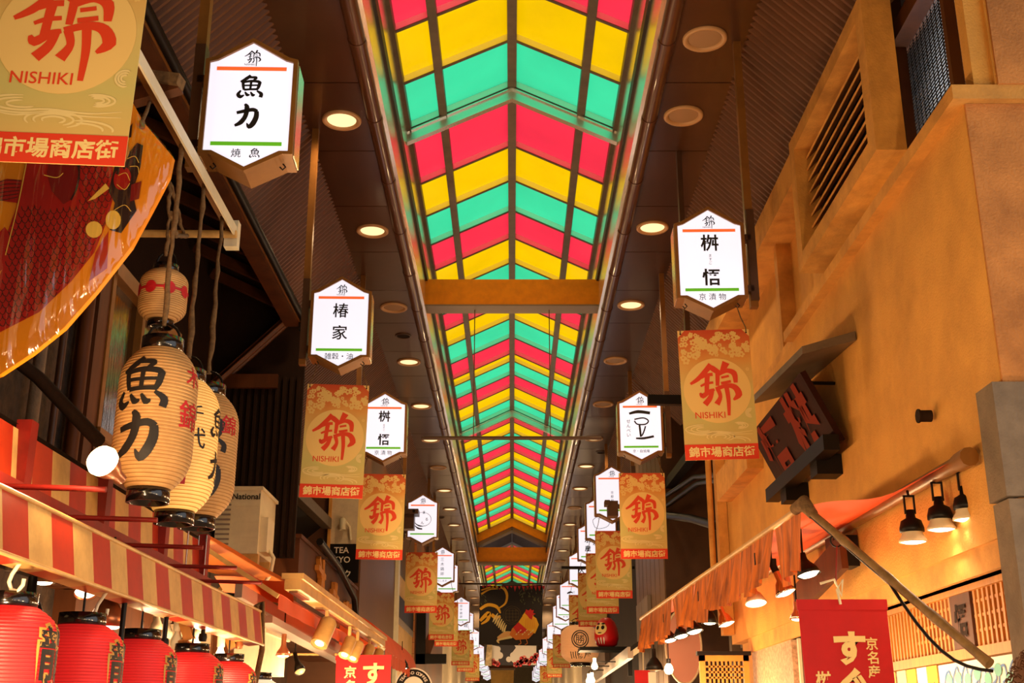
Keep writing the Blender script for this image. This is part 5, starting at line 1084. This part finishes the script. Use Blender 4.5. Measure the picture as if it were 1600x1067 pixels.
t = thing('red_corner_cloth', 'small red cloth with a white edge under the far corner of the right awning', 'cloth', P(1005, 1050, Y=12.7)); c_ = P(1005, 1047, Y=12.7); mb = MB(); mb.box((c_.x - .09, 12.7, c_.z - .5), (c_.x + .07, 12.71, c_.z)); mb.build('cloth', mat('crimson_cloth', '#c20a14'), t); mb = MB(); mb.box((c_.x + .05, 12.695, c_.z - .5), (c_.x + .13, 12.705, c_.z - .02)); mb.build('edge', M['whitetext'], t); mb = MB(); mb.tube([(c_.x, 12.7, c_.z), (c_.x - .01, 12.5, 2.68)], .006, 5); mb.build('cord', M['cream'], t)
# cables and gutter in the alley, bracket arm by the sign
for i, (a, b, c) in enumerate((((1040, 775), (1085, 745), (1120, 742)), ((1042, 790), (1090, 755), (1122, 750)), ((1040, 805), (1080, 810), (1122, 822)))):
    mb = MB(); mb.tube([P(*a, Y=15.58), P(*b, Y=14), P(*c, Y=11.92)], .03 if i < 2 else .05, 8); tag(mb.build('black_cable', M['black']), ['upper black cable sagging across the dark alley gap', 'second black cable sagging across the dark alley gap', 'thick black pipe crossing the alley gap below the cables'][i], 'cable')
mb = MB(); mb.bar((2.2, 11.92, 4.75), (2.1, 15.58, 4.75), .12, .12); tag(mb.build('black_gutter', M['black']), 'black gutter running along the alley gap above the cables', 'gutter')
t = thing('bracket_arm', 'short brown bracket arm sticking out beside the bold brush-stroke sign', 'arm', P(1035, 625, Y=9)); mb = MB(); mb.bar(P(1012, 625, Y=8.9), P(1080, 626, Y=8.9), .06, .075); mb.build('arm', M['black'], t); mb = MB(); q_ = P(1075, 626, Y=8.9); mb.box((q_.x, 8.86, q_.z - .04), (q_.x + .04, 8.94, CZ)); mb.build('upright', M['brown'], t)
t = thing('security_camera', 'brown boxed camera between the third right sign and an orange banner', 'camera', P(957, 795, Y=14)); c_ = P(957, 795, Y=14); mb = MB(); mb.box((c_.x - .06, 13.9, c_.z - .1), (c_.x + .06, 14.1, c_.z + .08)); mb.box((c_.x - .1, 13.85, c_.z + .02), (c_.x - .04, 14.0, c_.z + .08)); mb.build('housing', M['brown'], t); mb = MB(); mb.bar((c_.x + .05, 14, c_.z + .04), (2.0, 15.58, c_.z + .04), .04, .04); mb.build('arm', M['brown'], t)
# hanging rod under the cross beam
t = thing('hanging_rod', 'thin brown rod hung on two wires below the orange cross beam', 'rod', (0, 12.9, 4.73))
mb = MB(); mb.tube([(-1.01, 12.9, 4.73), (1.0, 12.9, 4.73)], .022, 10); mb.build('rod', M['brown'], t)
for x in (-.43, .43): mb = MB(); mb.tube([(x, 12.9, 4.74), (x, 12.9, 6.25)], .006, 5); mb.build('wire', M['rope'], t)
# round crest lantern, daruma doll and pent roof
rlp = mat('pale_round_lantern_paper', '#e2a874', .6, emit=.2, ecol='#ffb070')
o = lantern('round_lantern', 'large round pale lantern with a black ring crest, below the right banners', P(906, 1006, Y=21), .62, .325, rlp, [('川勝屋', .13, -92, -.2, 'blacktext', .02), ('勝', .17, -92, .06, 'blacktext', .0)], ribs=22)
mb = MB()
for rr_ in (.15, .115):
    vs = []
    for k in range(41):
        a = 2 * pi * k / 40
        for q in (rr_, rr_ - .018): x, z = q * cos(a), q * sin(a) + .06; ang = R(-92) + x / .325; br = bodyr(z, .62, .325) + .005; vs.append((br * cos(ang), br * sin(ang), z))
    mb.add(vs, [(2 * k, 2 * k + 1, 2 * k + 3, 2 * k + 2) for k in range(40)])
mb.build('crest', M['blacktext'], o, at=(0, 0, 0)); mb = MB(); mb.tube([(0, 0, .4), (0, 0, 1.3)], .012, 6); mb.bar((-.3, 0, 1.3), (1.1, 0, 1.3), .05, .05); mb.build('hanger', M['black'], o, at=(0, 0, 0))
pr_ = thing('pent_roof', 'dark pent roof with pale rafters stepping down on the right far shop', 'roof', (1.7, 16.5, 2.6))
mb = MB(); mb.add([(1.3, 13.4, 2.45), (1.3, 19.5, 2.42), (2.05, 19.5, 2.95), (2.05, 13.4, 2.95)], [(0, 1, 2, 3)]); mb.add([(1.3, 13.4, 2.5), (1.3, 19.5, 2.47), (2.05, 19.5, 3.0), (2.05, 13.4, 3.0)], [(3, 2, 1, 0)]); mb.add([(1.3, 13.4, 2.45), (2.05, 13.4, 2.95), (2.05, 13.4, 3.0), (1.3, 13.4, 2.5)], [(0, 1, 2, 3)]); mb.build('roof_sheet', M['black'], pr_)
for i in range(5): mb = MB(); y = 13.6 + i * 1.3; mb.bar((1.3, y, 2.42), (2.0, y, 2.88), .07, .07); mb.build('rafter', M['pale'], pr_)
mb = MB(); mb.bar((1.3, 13.4, 2.44), (1.3, 19.5, 2.41), .06, .12); mb.build('gutter', M['greybeam'], pr_)
mb = MB(); dq = P(948, 1012, Y=17.6); mb.box((dq.x - .4, 17.35, dq.z - .05), (dq.x + .35, 17.9, dq.z)); mb.box((dq.x + .28, 17.4, dq.z - .4), (dq.x + .34, 17.46, dq.z - .05)); mb.build('shelf', M['black'], pr_)
d = thing('daruma_doll', 'red round daruma doll standing on a shelf below the right banners', 'doll', (dq.x, 17.6, dq.z)); S_ = .0115
mb = MB(); prof = [(0, 0), (.1, .005), (.15, .04), (.175, .12), (.175, .2), (.16, .28), (.125, .36), (.07, .415), (0, .43)]; mb.lathe(prof, (dq.x, 17.6, dq.z), 32); mb.build('body', mat('daruma_red', '#d0141a', .35), d)
def onbody(z):
    for (r0, z0), (r1, z1) in zip(prof[1:], prof[2:]):
        if z0 <= z <= z1: return r0 + (r1 - r0) * (z - z0) / (z1 - z0)
    return .1
def patch(mb, ang, z, rx, rz_, mi, off):
    n = 20; vs = []
    for rr_ in (1, .5, .02):
        for k in range(n):
            a = 2 * pi * k / n; zz_ = z + rz_ * rr_ * sin(a); an = R(ang) + rx * rr_ * cos(a) / .16; q = onbody(zz_) + off; vs.append((dq.x + q * cos(an), 17.6 + q * sin(an), dq.z + zz_))
    mb.add(vs, [(i * n + k, i * n + (k + 1) % n, (i + 1) * n + (k + 1) % n, (i + 1) * n + k) for i in range(2) for k in range(n)] + [tuple(range(2 * n, 3 * n))], mi)
mb = MB(); patch(mb, -128, .26, .1, .09, 0, .004); patch(mb, -142, .275, .024, .03, 1, .008); patch(mb, -112, .275, .024, .03, 1, .008); patch(mb, -142, .328, .03, .012, 1, .008); patch(mb, -112, .328, .03, .012, 1, .008); patch(mb, -127, .2, .03, .008, 1, .008); mb.build('face', [M['creamtext'], M['black']], d)
mb = MB()
for k in range(3): patch(mb, -135 + k * 14, .09, .008, .05, 0, .005)
mb.build('white_markings', [M['whitetext']], d)
t = thing('grey_shutter', 'grey folded shutter panel on the wall right of the daruma doll', 'shutter', P(985, 965, Y=18.5)); c_ = P(985, 965, Y=18.5); mb = MB()
for k in range(4): mb.box((1.93, 17.2 + k * .4, c_.z - .35), (1.982, 17.58 + k * .4, c_.z + .2))
mb.build('leaf', M['greybeam'], t)
for i, (px, py, Y) in enumerate(((929, 1040, 15), (920, 1063, 17), (925, 1062, 16))):
    b = thing('bare_bulb', ['upper glowing bulb below the round crest lantern', 'lower left glowing bulb below the round crest lantern', 'lower right glowing bulb below the round crest lantern'][i], 'bulb', P(px, py, Y=Y)); mb = MB(); mb.lathe([(0, -.05), (.03, -.04), (.042, -.01), (.02, .045), (.02, .09), (0, .09)], n=14); mb.build('glass', M['bulb'], b, at=(0, 0, 0)); mb = MB(); h_ = 2.43 - b.location.z; mb.tube([(0, 0, .07), (0, 0, h_ - .03), (.03, 0, h_), (1.33 - b.location.x, 0, h_)], .008, 5); mb.build('cord', M['black'], b, at=(0, 0, 0)); lamp('bulb_light', Vector(b.location) + Vector((-.02, -.09, 0)), 12, WARM, .05, b)
# ------------------------------------------------------------ CENTRE: hanging cloths across the street
def cp(x, y, Y=37.0): v = P(x, y, Y=Y); return (v.x, v.z)
ck = thing('rooster_banner', 'black hanging cloth with a golden rooster across the middle of the arcade', 'banner', P(798, 915, Y=37))
mb = MB(); mb.poly([cp(*p) for p in [(750, 915), (848, 914), (847, 1009), (748, 1007)]], 37, 37.02); mb.build('cloth', mat('black_cloth', '#1c120c', .7), ck)
mb = MB(); mb.tube([(-1.9, 37.02, cp(798, 912)[1]), (1.9, 37.02, cp(798, 912)[1])], .03, 8)
mb.build('rod', M['brown'], ck); mb = MB()
for q in (-1.5, 1.5): mb.tube([(q, 37.02, cp(798, 912)[1]), (q, 37.02, 6.2)], .012, 6)
mb.build('wire', M['brown'], ck)
pyel, porg, pred, pcrm = mat('gold_yellow_print', '#f0b020', .6), mat('orange_print', '#d9761c', .6), mat('scarlet_print', '#d01c14', .6), mat('pale_gold_print', '#e8d08c', .6)
def cs(mb, pts, w_, mi, y): mb.stroke([cp(*p) for p in pts], [q * .02 for q in w_] if isinstance(w_, list) else w_ * .02, y, mi)
mb = MB()
cs(mb, [(752, 922), (770, 917), (785, 918), (792, 928), (790, 942), (780, 950)], [2, 3, 4, 4, 3, 2], 0, 36.99); cs(mb, [(752, 928), (765, 921), (778, 920)], [3, 2, 1], 0, 36.99)
cs(mb, [(750, 952), (762, 945), (776, 948), (782, 958)], [4, 5, 5, 2], 0, 36.99); cs(mb, [(750, 970), (758, 962), (764, 958), (762, 968), (752, 975)], [4, 6, 6, 5, 2], 0, 36.99); cs(mb, [(768, 960), (775, 965), (782, 962)], [5, 6, 2], 0, 36.99)
for i in range(7): cs(mb, [(778 + i * 2.2, 958 + i * 3), (773 + i * 2.5, 966 + i * 3.2), (770 + i * 3, 972 + i * 3.0)], [1, 3, 1], 3, 36.985)
for i in range(11): cs(mb, [(806 - i * .6, 990 + i * .5), (790 - i * 1.2, 988 + i * 1.2), (777 + i * .3, 996 + i * .9)], [4, 3, 1], 1 if i % 2 else 3, 36.98)
mb.flat([cp(*p) for p in [(800, 982), (812, 972), (828, 976), (838, 985), (826, 998), (806, 1000), (796, 992)]], 36.978, 1)
mb.flat([cp(*p) for p in [(802, 980), (816, 966), (828, 972), (822, 988), (808, 990)]], 36.975, 2)
mb.flat([cp(*p) for p in [(810, 972), (818, 960), (826, 958), (838, 966), (842, 976), (836, 990), (824, 984)]], 36.972, 0)
mb.flat([cp(*p) for p in [(816, 962), (822, 954), (832, 956), (834, 964), (826, 970)]], 36.97, 0)
mb.flat([cp(*p) for p in [(820, 958), (822, 952), (826, 954), (829, 951), (831, 954), (834, 953), (833, 958), (837, 959), (833, 961), (831, 968), (827, 966), (824, 962)]], 36.965, 2)
for i in range(9): cs(mb, [(806 + i * 3.2, 992 - (i % 3) * 3), (808 + i * 3.2, 990 - (i % 3) * 3)], 1.5, 3, 36.968)
for i in range(6): cs(mb, [(822 + i * 2.4, 966), (821 + i * 3, 982)], .5, 1, 36.967)
for a, b in ((812, 1000), (822, 1000)): cs(mb, [(a, 998), (a + 2, 1005), (a - 2, 1007)], 1, 1, 36.97)
mb.build('rooster_print', [pyel, porg, pred, pcrm], ck)
mb = MB()
for i in range(16): x = 752 + i * 6.3; mb.flat([cp(x, 915.5), cp(x + 5, 915.5), cp(x + 3 + rnd.uniform(-1, 1), 918 + rnd.uniform(0, 5) + (3 if i > 7 else 0))], 36.99)
mb.build('red_tassel_print', pred, ck)
mb = MB()
for i in range(34): x, y = rnd.uniform(812, 846), rnd.uniform(917, 942); cs(mb, [(x, y), (x + rnd.uniform(-3, 3), y + 3.5)], [.4, 1.6], 0, 36.988)
for i in range(8): x, y = rnd.uniform(751, 760), rnd.uniform(926, 946); cs(mb, [(x, y), (x + 2, y + 3)], [.4, 1.4], 0, 36.988)
mb.build('leaf_print', mat('olive_print', '#5a5a36', .7), ck)
mb = MB()
for rr_ in (14, 11): cs(mb, [(800 + rr_ * cos(a), 961 + rr_ * sin(a)) for a in [i * .35 for i in range(19)]], .35, 0, 36.99)
for i in range(4): cs(mb, [(791 + i * 5, 952), (791 + i * 5, 970)], .35, 0, 36.99); cs(mb, [(790, 954 + i * 5), (810, 954 + i * 5)], .35, 0, 36.99)
mb.build('seal_print', mat('dim_gold_print', '#6a5226', .7), ck)
bc = thing('blossom_curtain', 'dark and white curtain printed with red blossoms below the rooster cloth', 'curtain', P(798, 1008, Y=45))
def bp2(x, y): return cp(x, y, 45)
mb = MB(); mb.poly([bp2(*p) for p in [(757, 1000), (839, 1000), (838, 1040), (757, 1038)]], 45, 45.02); mb.build('cloth', mat('slate_cloth', '#3c3a44', .7), bc)
mb = MB(); mb.flat([bp2(*p) for p in [(800, 1001), (838, 1001), (838, 1039), (806, 1039), (796, 1030), (800, 1020), (806, 1012)]], 44.99); mb.flat([bp2(*p) for p in [(769, 1008), (780, 1010), (782, 1020), (778, 1034), (768, 1036)]], 44.99)
for x, y, r_ in ((802, 1024, .12), (795, 1030, .1), (781, 1024, .12), (778, 1014, .1)): mb.disc(*bp2(x, y), r_, 44.988)
mb.build('white_print', mat('white_cloth_print', '#e8e4e6', .7), bc)
mb = MB()
for x, y, r_ in ((812, 1036, .13), (818, 1031, .16), (826, 1034, .13), (834, 1030, .15), (838, 1024, .1), (770, 1034, .12), (777, 1037, .11), (764, 1036, .1), (806, 1038, .1)):
    for k in range(5): xx, zz_ = bp2(x, y); mb.disc(xx + cos(k * 1.257) * r_ * .55, zz_ + sin(k * 1.257) * r_ * .55, r_ * .5, 44.982, k % 2, 12)
mb.build('blossom_print', [mat('rose_print', '#d8404a', .7), mat('pink_print', '#e88a88', .7)], bc)
mb = MB(); mb.tube([(-2.1, 45.01, bp2(798, 999)[1]), (2.1, 45.01, bp2(798, 999)[1])], .03, 8); mb.build('rod', M['brown'], bc)
mb = MB(); mb.poly([cp(*p, 44.8) for p in [(761, 1006), (769, 1006), (768, 1040), (758, 1040)]], 44.8, 44.84); mb.build('bark_post', mat('post_bark', '#d9c4a0', .8, noise=.8, nscale=3, dark='#2a1c14'), bc)  # bark post standing before the cloth, only grouped with the curtain
gc = thing('gold_curtain', 'pale gold curtain on a brown beam at the very bottom centre', 'curtain', P(785, 1050, Y=58)); mb = MB(); mb.poly([cp(*p, 58) for p in [(766, 1046), (803, 1046), (802, 1080), (768, 1080)]], 58, 58.03); mb.build('cloth', mat('gold_cloth', '#e0b86a', .7, noise=.3, nscale=1.5), gc); mb = MB(); mb.poly([cp(*p, 58) for p in [(764, 1040), (805, 1040), (805, 1044), (764, 1044)]], 57.9, 58.1); mb.poly([cp(*p, 58) for p in [(764, 1044), (805, 1044), (805, 1047), (764, 1047)]], 57.92, 58.08, 1); mb.build('beam', [M['brownwood'], M['greybeam']], gc)
mb = MB(); mb.bar((-2.2, 58, cp(785, 1041, 58)[1]), (2.2, 58, cp(785, 1041, 58)[1]), .06, .06); mb.build('crossbar', M['brown'], gc)
# ------------------------------------------------------------ passer-by whose hair shows in the lower right corner
pe = thing('person', 'person passing at the bottom right corner, only the top of dark brown hair visible', 'person', (.925, 2.0, 0)); PX, PYY = .925, 2.0
V = [((0, 0, .95), (.15, .11)), ((0, 0, 1.15), (.14, .1)), ((0, 0, 1.36), (.16, .1)), ((0, 0, 1.46), (.06, .06)), ((0, -.01, 1.55), (.06, .065)), ((0, -.01, 1.64), (.08, .095)), ((0, 0, 1.72), (.07, .08)), ((-.09, 0, .88), (.09, .09)), ((-.1, 0, .48), (.06, .06)), ((-.1, .02, .08), (.045, .045)), ((-.1, -.12, .04), (.04, .03)), ((.09, 0, .88), (.09, .09)), ((.1, 0, .48), (.06, .06)), ((.1, .02, .08), (.045, .045)), ((.1, -.12, .04), (.04, .03)), ((-.19, 0, 1.38), (.06, .06)), ((-.24, .02, 1.12), (.045, .045)), ((-.25, -.05, .88), (.03, .035)), ((-.25, -.07, .78), (.025, .035)), ((.19, 0, 1.38), (.06, .06)), ((.24, .02, 1.12), (.045, .045)), ((.25, -.05, .88), (.03, .035)), ((.25, -.07, .78), (.025, .035))]
E = [(0, 1), (1, 2), (2, 3), (3, 4), (4, 5), (5, 6), (0, 7), (7, 8), (8, 9), (9, 10), (0, 11), (11, 12), (12, 13), (13, 14), (2, 15), (15, 16), (16, 17), (17, 18), (2, 19), (19, 20), (20, 21), (21, 22)]
me = bpy.data.meshes.new('body'); me.from_pydata([v for v, r in V], E, []); bo = bpy.data.objects.new('body', me); COL.objects.link(bo); bo.parent = pe
bo.modifiers.new('skin', 'SKIN'); me.skin_vertices[0].data[0].use_root = True
for i, (v, r) in enumerate(V): me.skin_vertices[0].data[i].radius = r
sb = bo.modifiers.new('sub', 'SUBSURF'); sb.levels = 2; sb.render_levels = 2; me.materials.append(mat('dark_coat', '#2a241f', .8))
mb = MB(); r4 = random.Random(2)
mb.lathe([(0, .125), (.05, .118), (.09, .085), (.108, .03), (.11, -.03), (.1, -.09), (.085, -.13)], (PX, PYY + .01, 1.63), 24)
for i in range(1500):
    a = r4.uniform(0, 2 * pi); u = r4.uniform(.1, 1); p0 = Vector((PX + .112 * u * cos(a), PYY + .01 + .112 * u * sin(a), 1.63 + .125 * math.sqrt(max(0, 1 - u * u * .95)) * (1 if r4.random() < .75 else .2)))
    d_ = Vector((cos(a), sin(a), r4.uniform(-.6, .9))); mb.tube([p0, p0 + d_ * .006, p0 + d_ * .01 + Vector((0, 0, -.008))], [.0014, .001, .0003], 3, caps=False)
mb.build('hair', mat('dark_brown_hair', '#5c3316', .7), pe, kind='stuff')
# ------------------------------------------------------------ unseen bulbs added behind and below the view as warm fill light
def fill_bulb():
    t = thing('fill_bulb', 'unseen bulb added below the picture edge to fill the arcade with light', 'bulb', (0, 0, 0), 'added fill bulbs')
    mb = MB(); mb.lathe([(0, -.05), (.03, -.04), (.042, -.01), (.02, .045)], n=14); mb.build('glass', M['bulb'], t)
    mb = MB(); mb.lathe([(.02, .04), (.02, .09), (0, .09)], n=10); mb.build('socket', M['black'], t)
    lamp('bulb_light', (0, 0, -.1), W_FILL, WARM, .09, t); return t
sbp = fill_bulb(); first = True
for y in (-2.5, -1, .5, 2.0, 3.2, 6.5, 8.5, 10.5, 13, 16, 19, 23, 27, 32, 37, 43, 50, 58, 66):
    for s in (-1, 1):
        o = sbp if first else copy_tree(sbp); first = False
        for c in kids(o):
            if c.type == 'LIGHT': c.data = c.data.copy(); c.data.energy = W_FILL * (.7 if y < 1 else (2.6 if s < 0 else 1.5) if y < 12 else 1.3)
        z = 1.9 if y < 3 else min(1.9, 1.5 + .03 * y); o.location = (s * (1.55 if y < 20 else 1.3), y, z if y < 20 else 1.5 + .03 * y - .1)
